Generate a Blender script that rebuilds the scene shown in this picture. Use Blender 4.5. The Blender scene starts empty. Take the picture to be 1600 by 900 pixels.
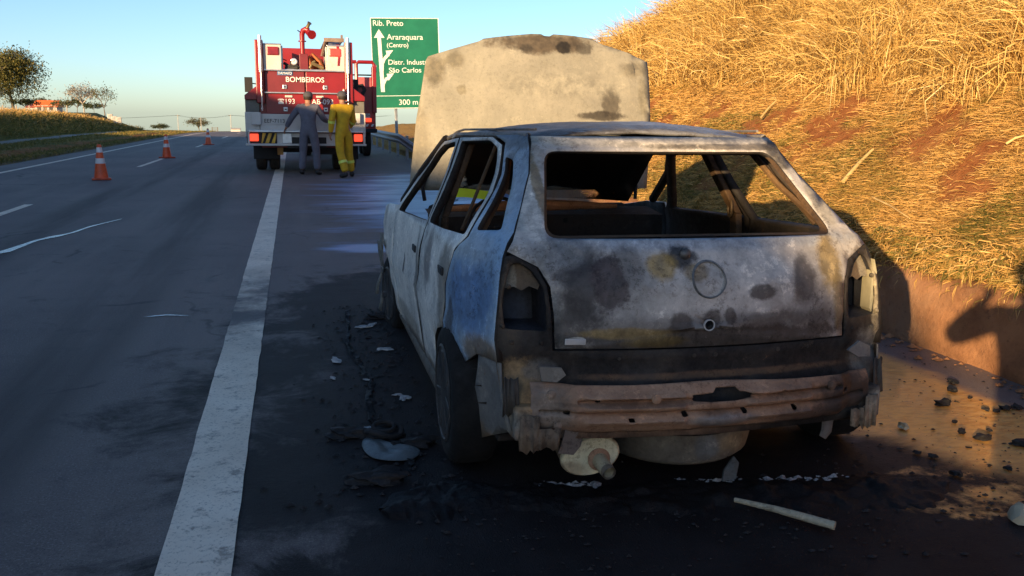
import bpy, bmesh, math, random
import numpy as np
from mathutils import Vector, Matrix, Euler
R = math.radians
sc = bpy.context.scene
C = sc.collection
random.seed(7)
rng = np.random.default_rng(11)

# ------------------------------------------------------------------ camera
cam = bpy.data.cameras.new('camera'); cam_o = bpy.data.objects.new('camera', cam); C.objects.link(cam_o)
cam.sensor_width = 36.0; cam.lens = 36.0 * 1380 / 1600.0
cam.clip_start = 0.02; cam.clip_end = 6000
YAW, PIT, ROLL = 13.9, 10.95, 0.67
cam_o.location = (0, 0, 1.37)
cam_o.matrix_world = Matrix.Translation((0, 0, 1.37)) @ Matrix.Rotation(R(-YAW), 4, 'Z') @ Matrix.Rotation(R(90 - PIT), 4, 'X') @ Matrix.Rotation(R(ROLL), 4, 'Z')
sc.camera = cam_o

# ------------------------------------------------------------------ light: low sun behind on the left, clear sky
SUN_EL = 10.8
sdir = Vector((0.659, 0.752, 0)); sdir.normalize()
light_dir = Vector((sdir.x * math.cos(R(SUN_EL)), sdir.y * math.cos(R(SUN_EL)), -math.sin(R(SUN_EL))))
sun = bpy.data.lights.new('sun', 'SUN'); sun.energy = 5.0; sun.angle = R(0.5); sun.color = (1.0, 0.70, 0.38)
sun_o = bpy.data.objects.new('sun', sun); C.objects.link(sun_o)
sun_o.rotation_euler = light_dir.to_track_quat('-Z', 'Y').to_euler()
sun_o.location = (-10, -12, 12)
w = bpy.data.worlds.new('World'); sc.world = w; w.use_nodes = True
nt = w.node_tree; bg = nt.nodes['Background']
sky = nt.nodes.new('ShaderNodeTexSky'); sky.sky_type = 'NISHITA'; sky.sun_disc = False
sky.sun_elevation = R(SUN_EL); sky.sun_rotation = math.atan2(-sdir.x, -sdir.y)
sky.altitude = 600; sky.air_density = 0.85; sky.dust_density = 0.8; sky.ozone_density = 2.9
nt.links.new(sky.outputs[0], bg.inputs[0]); bg.inputs[1].default_value = 0.102
sc.view_settings.view_transform = 'Standard'; sc.view_settings.look = 'None'
sc.view_settings.exposure = 1.15; sc.view_settings.gamma = 1.0

# ------------------------------------------------------------------ object helpers
def tag(o, label=None, cat=None, group=None, kind=None):
    if label: o['label'] = label
    if cat: o['category'] = cat
    if group: o['group'] = group
    if kind: o['kind'] = kind
    return o
def thing(name, label, cat, loc=(0, 0, 0), rz=0.0, group=None, rot=None):
    o = bpy.data.objects.new(name, None); C.objects.link(o); o.empty_display_size = 0.2
    o.location = loc; o.rotation_euler = rot if rot else (0, 0, rz)
    return tag(o, label, cat, group)
def link(name, me, parent=None, mats=(), smooth=None):
    for m in mats: me.materials.append(m)
    if smooth is not None:
        for p in me.polygons: p.use_smooth = True
        me.set_sharp_from_angle(angle=R(smooth))
    o = bpy.data.objects.new(name, me); C.objects.link(o)
    if parent: o.parent = parent
    return o
def copy_tree(o, parent=None):
    c = o.copy(); C.objects.link(c)
    if parent: c.parent = parent; c.matrix_parent_inverse = o.matrix_parent_inverse
    for ch in list(o.children): copy_tree(ch, c)
    return c
class MB:
    """collects shapes and links them as one mesh object"""
    def __init__(s): s.v = []; s.f = []; s.m = []
    def add(s, vs, fs, mi=0):
        b = len(s.v); s.v += [tuple(v) for v in vs]; s.f += [tuple(i + b for i in f) for f in fs]; s.m += [mi] * len(fs); return s
    def box(s, c, d, rot=None, mi=0, taper=1.0):
        x, y, z = d[0] / 2, d[1] / 2, d[2] / 2
        vs = [Vector((sx * x * (taper if sz > 0 else 1), sy * y * (taper if sz > 0 else 1), sz * z)) for sz in (-1, 1) for sx, sy in ((-1, -1), (1, -1), (1, 1), (-1, 1))]
        if rot: M = Euler(rot).to_matrix(); vs = [M @ v for v in vs]
        vs = [v + Vector(c) for v in vs]
        return s.add(vs, [(0, 3, 2, 1), (4, 5, 6, 7), (0, 1, 5, 4), (1, 2, 6, 5), (2, 3, 7, 6), (3, 0, 4, 7)], mi)
    def tube(s, pts, r, n=8, mi=0, cap=True):
        pts = [Vector(p) for p in pts]; rs = r if isinstance(r, (list, tuple)) else [r] * len(pts)
        vs = []; fs = []
        up = None
        for i, p in enumerate(pts):
            t = (pts[min(i + 1, len(pts) - 1)] - pts[max(i - 1, 0)]).normalized()
            if up is None: up = Vector((0, 0, 1)) if abs(t.z) < 0.9 else Vector((1, 0, 0))
            a = t.cross(up).normalized(); b = a.cross(t).normalized(); up = b
            for k in range(n):
                an = 2 * math.pi * k / n; vs.append(p + (a * math.cos(an) + b * math.sin(an)) * rs[i])
        for i in range(len(pts) - 1):
            for k in range(n):
                fs.append((i * n + k, i * n + (k + 1) % n, (i + 1) * n + (k + 1) % n, (i + 1) * n + k))
        if cap:
            fs.append(tuple(range(n - 1, -1, -1))); fs.append(tuple((len(pts) - 1) * n + k for k in range(n)))
        return s.add(vs, fs, mi)
    def lathe(s, prof, o=(0, 0, 0), axis='Z', n=24, mi=0, sx=1.0, M=None):
        vs = []; fs = []
        for r, h in prof:
            for k in range(n):
                a = 2 * math.pi * k / n; p = (r * math.cos(a) * sx, r * math.sin(a), h)
                if axis == 'X': p = (p[2], p[0], p[1])
                elif axis == 'Y': p = (p[0], p[2], p[1])
                v = Vector(p)
                if M: v = M @ v
                vs.append(v + Vector(o))
        for i in range(len(prof) - 1):
            for k in range(n):
                q = (i * n + k, i * n + (k + 1) % n, (i + 1) * n + (k + 1) % n, (i + 1) * n + k)
                fs.append(q)
        fs.append(tuple(range(n - 1, -1, -1))); fs.append(tuple((len(prof) - 1) * n + k for k in range(n)))
        return s.add(vs, fs, mi)
    def prism(s, poly, a, b, axis='Y', mi=0):
        n = len(poly)
        def P(p, h): return {'Y': (p[0], h, p[1]), 'X': (h, p[0], p[1]), 'Z': (p[0], p[1], h)}[axis]
        vs = [P(p, a) for p in poly] + [P(p, b) for p in poly]
        fs = [tuple(range(n)), tuple(range(2 * n - 1, n - 1, -1))] + [(i, i + n, (i + 1) % n + n, (i + 1) % n) for i in range(n)]
        return s.add(vs, fs, mi)
    def build(s, name, mats, parent=None, smooth=None, bevel=0, fix=True):
        me = bpy.data.meshes.new(name); me.from_pydata(s.v, [], s.f)
        if not isinstance(mats, (list, tuple)): mats = [mats]
        me.polygons.foreach_set('material_index', s.m)
        if fix:
            bm = bmesh.new(); bm.from_mesh(me); bmesh.ops.recalc_face_normals(bm, faces=bm.faces); bm.to_mesh(me); bm.free()
        o = link(name, me, parent, mats, smooth)
        if bevel:
            m = o.modifiers.new('edge', 'BEVEL'); m.width = bevel; m.segments = 2; m.limit_method = 'ANGLE'; m.angle_limit = R(40)
        return o
def panel(name, outer, holes, mapf, step, thick, mats, parent, outward, smooth=30, wob=0.0):
    """flat outline (u, v) with holes, cut into a grid, bent by mapf, given thickness; material 0 outside, 1 inside"""
    bm = bmesh.new(); es = []
    for lp in [outer] + list(holes):
        vs = [bm.verts.new((p[0], p[1], 0)) for p in lp]
        for i in range(len(vs)): es.append(bm.edges.new((vs[i], vs[(i + 1) % len(vs)])))
    bmesh.ops.triangle_fill(bm, use_beauty=True, edges=es, normal=(0, 0, 1))
    us = [p[0] for p in outer]; vv = [p[1] for p in outer]
    for lo, hi, no in ((min(us), max(us), (1, 0, 0)), (min(vv), max(vv), (0, 1, 0))):
        k = max(1, int((hi - lo) / step))
        for i in range(1, k):
            c = lo + (hi - lo) * i / k
            bmesh.ops.bisect_plane(bm, geom=bm.verts[:] + bm.edges[:] + bm.faces[:], plane_co=(c * no[0], c * no[1], 0), plane_no=no, dist=1e-5)
    ph = random.random() * 10
    for v in bm.verts:
        u, q = v.co.x, v.co.y
        p = Vector(mapf(u, q))
        if wob: p += Vector(outward(p)) * wob * (math.sin(u * 13 + ph) * math.sin(q * 17 + ph * 2) + 0.6 * math.sin(u * 29 + q * 23 + ph))
        v.co = p
    bm.normal_update()
    s = sum(f.normal.dot(Vector(outward(f.calc_center_median()))) * f.calc_area() for f in bm.faces)
    if s < 0:
        for f in bm.faces: f.normal_flip()
    me = bpy.data.meshes.new(name); bm.to_mesh(me); bm.free()
    o = link(name, me, parent, mats, smooth)
    m = o.modifiers.new('sheet', 'SOLIDIFY'); m.thickness = thick; m.offset = -1
    if len(mats) > 1: m.material_offset = 1; m.material_offset_rim = 1 if thick > 0.02 else 0
    return o
def lerpl(x, xs, ys): return float(np.interp(x, xs, ys))
def rounded(pts, r, n=4):
    out = []
    k = len(pts)
    for i in range(k):
        p = Vector(pts[i]); a = Vector(pts[i - 1]) - p; b = Vector(pts[(i + 1) % k]) - p
        q = min(r, a.length * .45, b.length * .45); a.normalize(); b.normalize()
        s0, s1 = p + a * q, p + b * q
        for j in range(n + 1):
            t = j / n; out.append(tuple((s0 * (1 - t) + p * t) * (1 - t) + (p * (1 - t) + s1 * t) * t))
    return out

# ------------------------------------------------------------------ material helpers
class NT:
    def __init__(s, name):
        s.m = bpy.data.materials.new(name); s.m.use_nodes = True; s.t = s.m.node_tree
        s.b = s.t.nodes['Principled BSDF']; s.co = s.t.nodes.new('ShaderNodeTexCoord').outputs['Object']
    def n(s, ty, **k):
        o = s.t.nodes.new(ty)
        for a, b in k.items(): setattr(o, a, b)
        return o
    def set(s, sock, v):
        if hasattr(v, 'is_output'): s.t.links.new(v, sock)
        else: sock.default_value = v
    def noise(s, scale, detail=6, rough=0.6, vec=None, dist=0.0, out='Fac'):
        o = s.n('ShaderNodeTexNoise'); s.set(o.inputs['Vector'], vec or s.co); o.inputs['Scale'].default_value = scale
        o.inputs['Detail'].default_value = detail; o.inputs['Roughness'].default_value = rough; o.inputs['Distortion'].default_value = dist
        return o.outputs[out]
    def vor(s, scale, feature='F1', vec=None):
        o = s.n('ShaderNodeTexVoronoi', feature=feature); s.set(o.inputs['Vector'], vec or s.co); o.inputs['Scale'].default_value = scale
        return o.outputs['Distance']
    def ramp(s, x, stops):
        o = s.n('ShaderNodeValToRGB'); s.set(o.inputs[0], x); e = o.color_ramp.elements
        while len(e) < len(stops): e.new(0.5)
        for k, (p, c) in enumerate(stops):
            e[k].position = p; e[k].color = (*c, 1) if hasattr(c, '__len__') else (c, c, c, 1)
        return o.outputs[0]
    def step(s, x, a, b, lo=0.0, hi=1.0):
        o = s.n('ShaderNodeMapRange', interpolation_type='SMOOTHSTEP'); s.set(o.inputs[0], x)
        for i, v in enumerate((a, b, lo, hi)): o.inputs[i + 1].default_value = v
        return o.outputs[0]
    def math(s, op, a, b=0.0, clamp=False):
        o = s.n('ShaderNodeMath', operation=op, use_clamp=clamp); s.set(o.inputs[0], a); s.set(o.inputs[1], b); return o.outputs[0]
    def mix(s, f, a, b, mode='MIX'):
        o = s.n('ShaderNodeMix', data_type='RGBA', blend_type=mode); s.set(o.inputs[0], f)
        for i, v in ((6, a), (7, b)): s.set(o.inputs[i], v if hasattr(v, 'is_output') else (*v[:3], 1))
        return o.outputs[2]
    def mixf(s, f, a, b):
        o = s.n('ShaderNodeMix'); s.set(o.inputs[0], f); s.set(o.inputs[2], a); s.set(o.inputs[3], b); return o.outputs[0]
    def vmath(s, op, a, b):
        o = s.n('ShaderNodeVectorMath', operation=op); s.set(o.inputs[0], a); s.set(o.inputs[1], b); return o.outputs['Vector'] if op not in ('LENGTH', 'DOT_PRODUCT') else o.outputs['Value']
    def sep(s, v=None):
        o = s.n('ShaderNodeSeparateXYZ'); s.set(o.inputs[0], v or s.co); return o.outputs
    def blob(s, c, r, wob=None, soft=0.5):
        """1 inside an ellipsoid at c with radii r, ragged edge from the noise wob"""
        d = s.vmath('SUBTRACT', s.co, tuple(c)); d = s.vmath('DIVIDE', d, tuple(r)); l = s.vmath('LENGTH', d, (0, 0, 0))
        if wob is not None: l = s.math('ADD', l, s.math('MULTIPLY', s.math('SUBTRACT', wob, 0.5), 2.2))
        soft *= .9
        return s.step(l, 1.0 + soft / 2, 1.0 - soft / 2)
    def bump(s, h, strength=0.3, dist=0.01):
        o = s.n('ShaderNodeBump'); s.set(o.inputs['Height'], h); o.inputs['Strength'].default_value = strength; o.inputs['Distance'].default_value = dist
        s.t.links.new(o.outputs[0], s.b.inputs['Normal'])
    def out(s, color=None, rough=None, metal=None, spec=None):
        if color is not None: s.set(s.b.inputs['Base Color'], color if hasattr(color, 'is_output') else (*color, 1))
        if rough is not None: s.set(s.b.inputs['Roughness'], rough)
        if metal is not None: s.set(s.b.inputs['Metallic'], metal)
        if spec is not None: s.set(s.b.inputs['Specular IOR Level'], spec)
        return s.m
def plain(name, col, rough=0.6, metal=0.0, var=0.25, scale=6.0, bump=0.0, emit=None, dirt=None):
    m = NT(name); n = m.noise(scale, 6)
    c = m.mix(m.step(n, 0.3, 0.7), tuple(x * (1 - var) for x in col), tuple(min(1, x * (1 + var)) for x in col))
    if dirt: c = m.mix(m.step(m.noise(scale * 2.3, 8, 0.7), 0.5, 0.72), c, dirt)
    m.out(c, m.mixf(n, rough * 0.85, min(1, rough * 1.15)), metal)
    if bump: m.bump(m.noise(scale * 6, 5), bump)
    if emit: m.b.inputs['Emission Color'].default_value = (*emit[0], 1); m.b.inputs['Emission Strength'].default_value = emit[1]
    return m.m

# ------------------------------------------------------------------ land form
_lat = rng.random((64, 64))
def vnoise(x, y, s, seed=0):
    x = np.asarray(x, float) * s + seed * 7.31; y = np.asarray(y, float) * s + seed * 3.17
    xi = np.floor(x).astype(int); yi = np.floor(y).astype(int); fx = x - xi; fy = y - yi
    fx = fx * fx * (3 - 2 * fx); fy = fy * fy * (3 - 2 * fy)
    g = lambda a, b: _lat[a % 64, b % 64]
    return (g(xi, yi) * (1 - fx) + g(xi + 1, yi) * fx) * (1 - fy) + (g(xi, yi + 1) * (1 - fx) + g(xi + 1, yi + 1) * fx) * fy
def fbm(x, y, s, seed=0): return 0.5 * vnoise(x, y, s, seed) + 0.3 * vnoise(x, y, s * 2.1, seed + 1) + 0.2 * vnoise(x, y, s * 4.3, seed + 2)
def sstep(x, a, b):
    t = np.clip((np.asarray(x, float) - a) / (b - a), 0, 1); return t * t * (3 - 2 * t)
def zroad(Y):
    Y = np.asarray(Y, float); d = np.maximum(Y - 62, 0); return -0.0205 * d * d / (d + 22.0)
HY = [-400, -60, -17.9, -17.2, -15.6, -14.8, -12.2, -11.2, -4, 4, 9, 10.5, 13, 15, 26, 34, 44, 54, 80, 93, 111, 140, 400]
HZ = [1.0, 1.0, 1.0, 6.5, 6.5, 5.85, 5.85, 6.6, 6.5, 6.6, 6.4, 4.9, 4.9, 6.4, 6.3, 5.2, 3.0, 1.2, 0.95, 0.55, 0.1, 0.0, 0.0]  # left crest heights; the out-of-view part is raised and stepped to place shadows
CY_ = [-400, 0, 19, 25, 31, 45, 70, 100, 2000]; CZ_ = [1, 1, 1, 0.62, 0.36, 0.28, 0.22, 0.1, 0.0]
WX, WZ = 3.86, 0.42
def zland(X, Y):
    X = np.asarray(X, float); Y = np.asarray(Y, float)
    base = zroad(Y)
    # cut bank on the right
    d = np.maximum(X - WX, 0)
    s = WZ + 0.80 * np.minimum(d, 3.6) + 0.16 * np.clip(d - 3.6, 0, 2.4) + 0.02 * np.clip(d - 6, 0, 60)
    s = s - 0.10 * np.exp(-((d - 3.6) / 0.8) ** 2)
    cz = np.interp(Y + 0.5 * d, CY_, CZ_)
    r = np.where(X > WX, s * cz + (fbm(X, Y, 0.9) - 0.5) * 0.16 * np.clip(d, 0, 1) + (fbm(X, Y, 0.25, 5) - 0.5) * 0.5 * np.clip(d / 3, 0, 1), 0)
    r = np.where((X > WX - 0.10) & (X <= WX), WZ * cz * (X - WX + 0.10) / 0.10, r)
    # verge and hill on the left, its unseen crest shaped to cast shade
    toe = np.interp(Y, [20, 55], [-10.2, -14.4]); crest = np.interp(Y, [20, 55], [-16.6, -17.4])
    H = np.interp(Y, HY, HZ)
    H = H - 2.7 * np.exp(-((Y - 5.6) / 0.45) ** 2) - 2.3 * np.exp(-((Y - 1.2) / 0.35) ** 2)  # gullies added in the unseen crest to let sun streaks through
    H = H + (vnoise(X * 0 + 3, Y, 0.55, 9) - 0.5) * np.where(Y < 45, 0.7, 0.1)
    t = sstep(X, toe, crest)
    brg = sstep(-X / np.maximum(Y, 1), 0.172, 0.196)
    back = np.where(Y < 60, H, np.maximum(H, 1.25 * (1 - sstep(Y, 310, 440)) * np.where(Y > 84, brg, 1)))
    Hx = H + (back - H) * sstep(X, -18.5, -23) 
    l = np.where(X < -7.3, Hx * t + (fbm(X, Y, 0.4, 3) - 0.5) * 0.12 * np.clip((-7.3 - X) / 2, 0, 1), 0)
    ditch = -0.10 * np.exp(-((X + 9.0) / 0.5) ** 2) * (Y > 20)
    far = sstep(np.hypot(X, Y), 300, 900) * (fbm(X, Y, 0.004, 2) - 0.5) * 10
    side = np.where(X < -7.3, 1.0, np.where(X > WX, 1.0, 0.0))
    keep = np.where(Y > 60, 1 - brg * sstep(-X, 15, 20) * (1 - sstep(Y, 310, 440)), 1.0)
    return base * np.where(X < -12, keep, 1) * 1.0 + r + l + ditch * (X < -7.3) + far * side - np.where(side == 0, 0.03, 0.0)

gx = np.unique(np.concatenate([-np.geomspace(40, 2500, 22), np.linspace(-40, -18, 23), np.linspace(-18, -7.3, 44), [-7.299, -5, -2, 0, 2, 3.5, 3.7599, 3.8599], np.linspace(3.861, 9.5, 76), np.linspace(9.8, 24, 26), np.geomspace(26, 2500, 24)]))
gy = np.unique(np.concatenate([-np.geomspace(26, 900, 14), np.linspace(-26, 0, 80), np.linspace(0, 34, 220), np.linspace(34.3, 130, 150), np.geomspace(132, 3000, 42)]))
GX, GY = np.meshgrid(gx, gy); GZ = zland(GX, GY)
def gridmesh(name, X, Y, Z):
    n, m = X.shape
    me = bpy.data.meshes.new(name)
    co = np.stack([X, Y, Z], -1).reshape(-1, 3)
    idx = np.arange(n * m).reshape(n, m)
    q = np.stack([idx[:-1, :-1], idx[:-1, 1:], idx[1:, 1:], idx[1:, :-1]], -1).reshape(-1, 4)
    me.vertices.add(len(co)); me.vertices.foreach_set('co', co.ravel().astype(np.float32))
    me.loops.add(q.size); me.loops.foreach_set('vertex_index', q.ravel().astype(np.int32))
    me.polygons.add(len(q)); me.polygons.foreach_set('loop_start', (np.arange(len(q)) * 4).astype(np.int32))
    me.polygons.foreach_set('use_smooth', np.ones(len(q), bool))
    me.update(); me.validate()
    return me
def soilmask(X, Y):
    """bare red earth: a ragged band half way up the bank"""
    d = np.asarray(X) - WX
    X = np.asarray(X, float); Y = np.asarray(Y, float)
    band = np.exp(-((d - (1.18 + 0.5 * (vnoise(X * 0, Y, 0.45, 4) - 0.5))) / 0.36) ** 2)
    n = fbm(d * 1.1 + Y * 0.5, Y * 1.3 - d * .5, 1.7, 21)
    a = sstep(n + 0.24 * band, 0.69, 0.76) * (band > 0.15)
    b = 0.85 * sstep(fbm(X * 1.5, Y * 1.5, 1.3, 33), 0.66, 0.73) * (d < 1.6)
    return np.clip(np.maximum(a, b), 0, 1) * (d > 0.25)
me = gridmesh('ground', GX, GY, GZ)
at = me.attributes.new('soil', 'FLOAT', 'POINT'); at.data.foreach_set('value', soilmask(GX, GY).ravel().astype(np.float32))
m = NT('earth_and_dry_grass')
x, y, z = m.sep()
a = m.n('ShaderNodeAttribute', attribute_name='soil').outputs['Fac']
n1 = m.noise(0.6, 6); n2 = m.noise(7, 8, 0.7); n3 = m.noise(38, 6, 0.7)
straw = m.mix(m.step(n2, 0.3, 0.7), (0.28, 0.165, 0.045), (0.52, 0.34, 0.11))
straw = m.mix(m.step(n3, 0.42, 0.62), straw, (0.13, 0.07, 0.022))
soil = m.mix(m.step(n2, 0.3, 0.7), (0.22, 0.075, 0.024), (0.36, 0.15, 0.05))
green = m.mix(m.step(n2, 0.3, 0.7), (0.075, 0.085, 0.022), (0.16, 0.15, 0.045))
verge = m.mix(m.step(n1, 0.42, 0.62), green, straw)
gl = m.step(x, -6.9, -7.4)
col = m.mix(gl, straw, verge)
# red graded track in the verge and a pale farm track
wx = m.math('ADD', x, m.math('MULTIPLY', m.math('SUBTRACT', m.noise(0.25, 3), 0.5), 1.6))
t1 = m.math('MULTIPLY', m.step(wx, -9.9, -9.5), m.step(wx, -8.5, -8.9))
t1 = m.math('MULTIPLY', t1, m.step(n1, 0.3, 0.5))
col = m.mix(t1, col, soil)
edge = m.math('MULTIPLY', m.step(wx, -8.1, -7.7), m.step(n2, 0.35, 0.6))
col = m.mix(m.math('MULTIPLY', edge, gl), col, (0.12, 0.075, 0.05))
t2 = m.math('MULTIPLY', m.step(x, -13.2, -12.9), m.step(x, -11.9, -12.2))
col = m.mix(m.math('MULTIPLY', t2, gl), col, (0.30, 0.27, 0.23))
slope = m.math('MULTIPLY', m.step(x, -14.0, -14.8), m.step(x, -17.8, -16.8))
col = m.mix(m.math('MULTIPLY', slope, 0.7), col, (0.15, 0.105, 0.04))  # hill's road side darkened, putting its shade into the colour
col = m.mix(a, col, soil)
m.out(col, 0.95, 0, 0.1); m.bump(m.math('ADD', n2, m.math('MULTIPLY', n3, 0.5)), 0.9, 0.05)
g = link('ground', me, None, [m.m]); tag(g, kind='structure')

# ------------------------------------------------------------------ road and its paint
ry = np.concatenate([np.linspace(-40, 60, 101), np.linspace(61, 140, 60), np.geomspace(142, 1200, 30)])
rx = np.linspace(-7.25, 3.765, 12)
RX, RY_ = np.meshgrid(rx, ry)
m = NT('worn_asphalt')
x, y, z = m.sep()
cz = m.n('ShaderNodeCombineXYZ'); m.set(cz.inputs[0], x); m.set(cz.inputs[1], m.math('MULTIPLY', y, 0.07)); streakv = cz.outputs[0]
st = m.noise(1.6, 6, 0.6, streakv); big = m.noise(0.35, 5); mid = m.noise(3.2, 8, 0.65); fine = m.noise(120, 4, 0.7); grit = m.vor(210)
base = m.mix(m.step(big, 0.3, 0.7), (0.118, 0.093, 0.085), (0.175, 0.140, 0.126))
base = m.mix(m.step(st, 0.45, 0.7), base, (0.19, 0.155, 0.135))
base = m.mix(m.step(mid, 0.55, 0.8), base, (0.070, 0.064, 0.064))
base = m.mix(m.step(fine, 0.54, 0.66), base, (0.27, 0.235, 0.21)); base = m.mix(m.step(fine, 0.44, 0.34), base, (0.03, 0.026, 0.025))
ag = m.noise(55, 5, .7); base = m.mix(m.math('MULTIPLY', m.step(ag, .55, .66), .55), base, (0.24, 0.205, 0.185))
stn = m.noise(1.9, 10, .78, None, .3); base = m.mix(m.math('MULTIPLY', m.step(stn, .56, .66), .55), base, (0.055, 0.047, 0.048))
trk = m.math('MAXIMUM', m.blob((-2.95, 0, 0), (.32, 500, 9), None, 1.2), m.blob((-1.35, 0, 0), (.32, 500, 9), None, 1.2)); base = m.mix(m.math('MULTIPLY', trk, m.step(st, .35, .65)), base, (0.062, 0.048, 0.043))
ck = m.n('ShaderNodeTexVoronoi', feature='DISTANCE_TO_EDGE'); ck.inputs['Scale'].default_value = .55; cv = m.vmath('ADD', m.co, m.n('ShaderNodeCombineXYZ').outputs[0]); wv = m.n('ShaderNodeTexNoise'); wv.inputs['Scale'].default_value = 2.5; wv.inputs['Detail'].default_value = 6; m.set(wv.inputs['Vector'], m.co); m.set(ck.inputs['Vector'], m.vmath('ADD', m.co, m.vmath('MULTIPLY', wv.outputs['Color'], (.5, .5, 0))))
crk = m.math('MULTIPLY', m.step(ck.outputs['Distance'], .012, .003), m.step(m.noise(.6, 3), .5, .6)); base = m.mix(m.math('MULTIPLY', crk, .6), base, (0.03, 0.027, 0.027))
# reddish earth washed over the shoulder beside the bank
w1 = m.noise(1.1, 8, 0.65, None, 0.6)
red = m.step(m.math('ADD', x, m.math('MULTIPLY', m.math('SUBTRACT', w1, 0.5), 1.4)), 1.9, 2.4)
red = m.math('MULTIPLY', red, m.step(x, 3.62, 3.45))

sh = m.step(m.math('ADD', x, m.math('MULTIPLY', w1, 0.5)), 0.2, 0.9)
base = m.mix(m.math('MULTIPLY', sh, 0.35), base, (0.125, 0.092, 0.082))
# soot and burnt rubber round the car
s1 = m.noise(1.7, 9, 0.7, None, 0.4)
b1 = m.blob((1.25, 4.3, 0), (1.75, 3.0, 2), s1, 0.55)
b2 = m.blob((1.55, 2.55, 0), (1.75, 0.95, 2), s1, 0.35)
b3 = m.blob((0.6, 6.2, 0), (0.8, 1.6, 2), s1, 0.5)
b4 = m.blob((1.3, 1.9, 0), (0.95, 0.75, 2), s1, 0.6)
soot = m.math('MAXIMUM', m.math('MAXIMUM', b1, b2), m.math('MAXIMUM', b3, b4))
edgewet = m.step(soot, 0.02, 0.5)
base = m.mix(m.math('MULTIPLY', soot, 0.93), base, m.mix(m.step(mid, 0.35, 0.7), (0.006, 0.0055, 0.006), (0.018, 0.016, 0.016)))
drip = m.math('MULTIPLY', m.step(x, 0.3, 0.05), m.step(y, 2.0, 5.5)); drip = m.math('MULTIPLY', drip, m.step(s1, 0.62, 0.7)); drip = m.math('MULTIPLY', drip, m.step(x, -0.25, 0.05))
base = m.mix(m.math('MULTIPLY', drip, 0.7), base, (0.02, 0.02, 0.022))
# earth on the shoulder over the soot, sunlit bank's reflection painted into its orange
q = m.math('ADD', m.math('MULTIPLY', x, 0.85), m.math('MULTIPLY', y, 0.53)); q = m.math('ADD', q, m.math('MULTIPLY', m.math('SUBTRACT', w1, 0.5), 0.7))
mud = m.math('MULTIPLY', m.step(q, 3.60, 3.90), m.step(m.math('ADD', x, m.math('MULTIPLY', m.math('SUBTRACT', w1, 0.5), 0.35)), 3.47, 3.30))
mud = m.math('MULTIPLY', m.math('MULTIPLY', mud, m.step(y, 10.0, 6.0)), m.step(x, 1.9, 2.15))
frag = m.math('MULTIPLY', m.blob((2.35, 2.62, 0), (.30, .22, 2), s1, .2), .8); mud = m.math('MAXIMUM', mud, m.math('MULTIPLY', frag, m.step(mid, .45, .6)))
cm = m.n('ShaderNodeMapping'); m.set(cm.inputs[0], m.co); cm.inputs['Rotation'].default_value = (0, 0, .6); cm.inputs['Scale'].default_value = (14, 34, 1); rip = m.noise(1.0, 6, .65, cm.outputs[0], .4)
mud_glow_col = m.mix(m.step(rip, .36, .62), (0.66, 0.28, 0.055), (0.88, 0.45, 0.11)); mud_glow_col = m.mix(m.step(m.noise(9, 8, .75), .6, .7), mud_glow_col, (0.17, 0.13, 0.13))
base = m.mix(m.math('MULTIPLY', mud, m.step(mid, 1.0, 0.62)), base, mud_glow_col)
# wet patches, with blue sky reflection painted into their colour
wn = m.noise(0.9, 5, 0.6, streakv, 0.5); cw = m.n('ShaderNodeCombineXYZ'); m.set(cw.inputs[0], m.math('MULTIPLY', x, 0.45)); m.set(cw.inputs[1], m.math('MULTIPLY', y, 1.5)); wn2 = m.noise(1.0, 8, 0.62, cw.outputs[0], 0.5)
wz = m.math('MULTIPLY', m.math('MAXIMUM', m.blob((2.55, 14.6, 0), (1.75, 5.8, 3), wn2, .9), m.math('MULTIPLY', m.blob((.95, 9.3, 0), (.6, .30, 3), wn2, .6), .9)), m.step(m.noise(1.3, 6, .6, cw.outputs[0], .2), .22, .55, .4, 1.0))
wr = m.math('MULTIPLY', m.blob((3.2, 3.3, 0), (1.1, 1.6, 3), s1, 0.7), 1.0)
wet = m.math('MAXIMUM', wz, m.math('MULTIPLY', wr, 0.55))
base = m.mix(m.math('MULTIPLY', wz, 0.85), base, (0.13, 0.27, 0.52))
rough = m.mixf(m.step(fine, 0.3, 0.7), 0.62, 0.82)
rough = m.mixf(m.math('MULTIPLY', soot, 0.6), rough, 0.6)
rough = m.mixf(wet, rough, 0.38)
rough = m.mixf(m.math('MULTIPLY', mud, m.step(rip, .75, .45)), rough, 0.28)
m.set(m.b.inputs['Coat Weight'], m.math('MULTIPLY', mud, .45)); m.b.inputs['Coat Roughness'].default_value = .12
m.out(base, rough, 0, m.mixf(mud, m.mixf(soot, m.mixf(wet, 0.3, 0.35), 0.12), 1.0))
h = m.math('ADD', m.math('MULTIPLY', fine, 0.6), m.math('MULTIPLY', grit, 0.5))
h = m.math('MULTIPLY', h, m.mixf(wet, 1.0, 0.22)); h = m.math('ADD', h, m.math('MULTIPLY', m.noise(30, 6, 0.7), m.math('MULTIPLY', soot, 1.6)))
m.bump(h, 0.55, 0.006)
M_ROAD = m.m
rd = link('road', gridmesh('road', RX, RY_, zroad(RY_)), None, [M_ROAD]); tag(rd, kind='structure')

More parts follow.
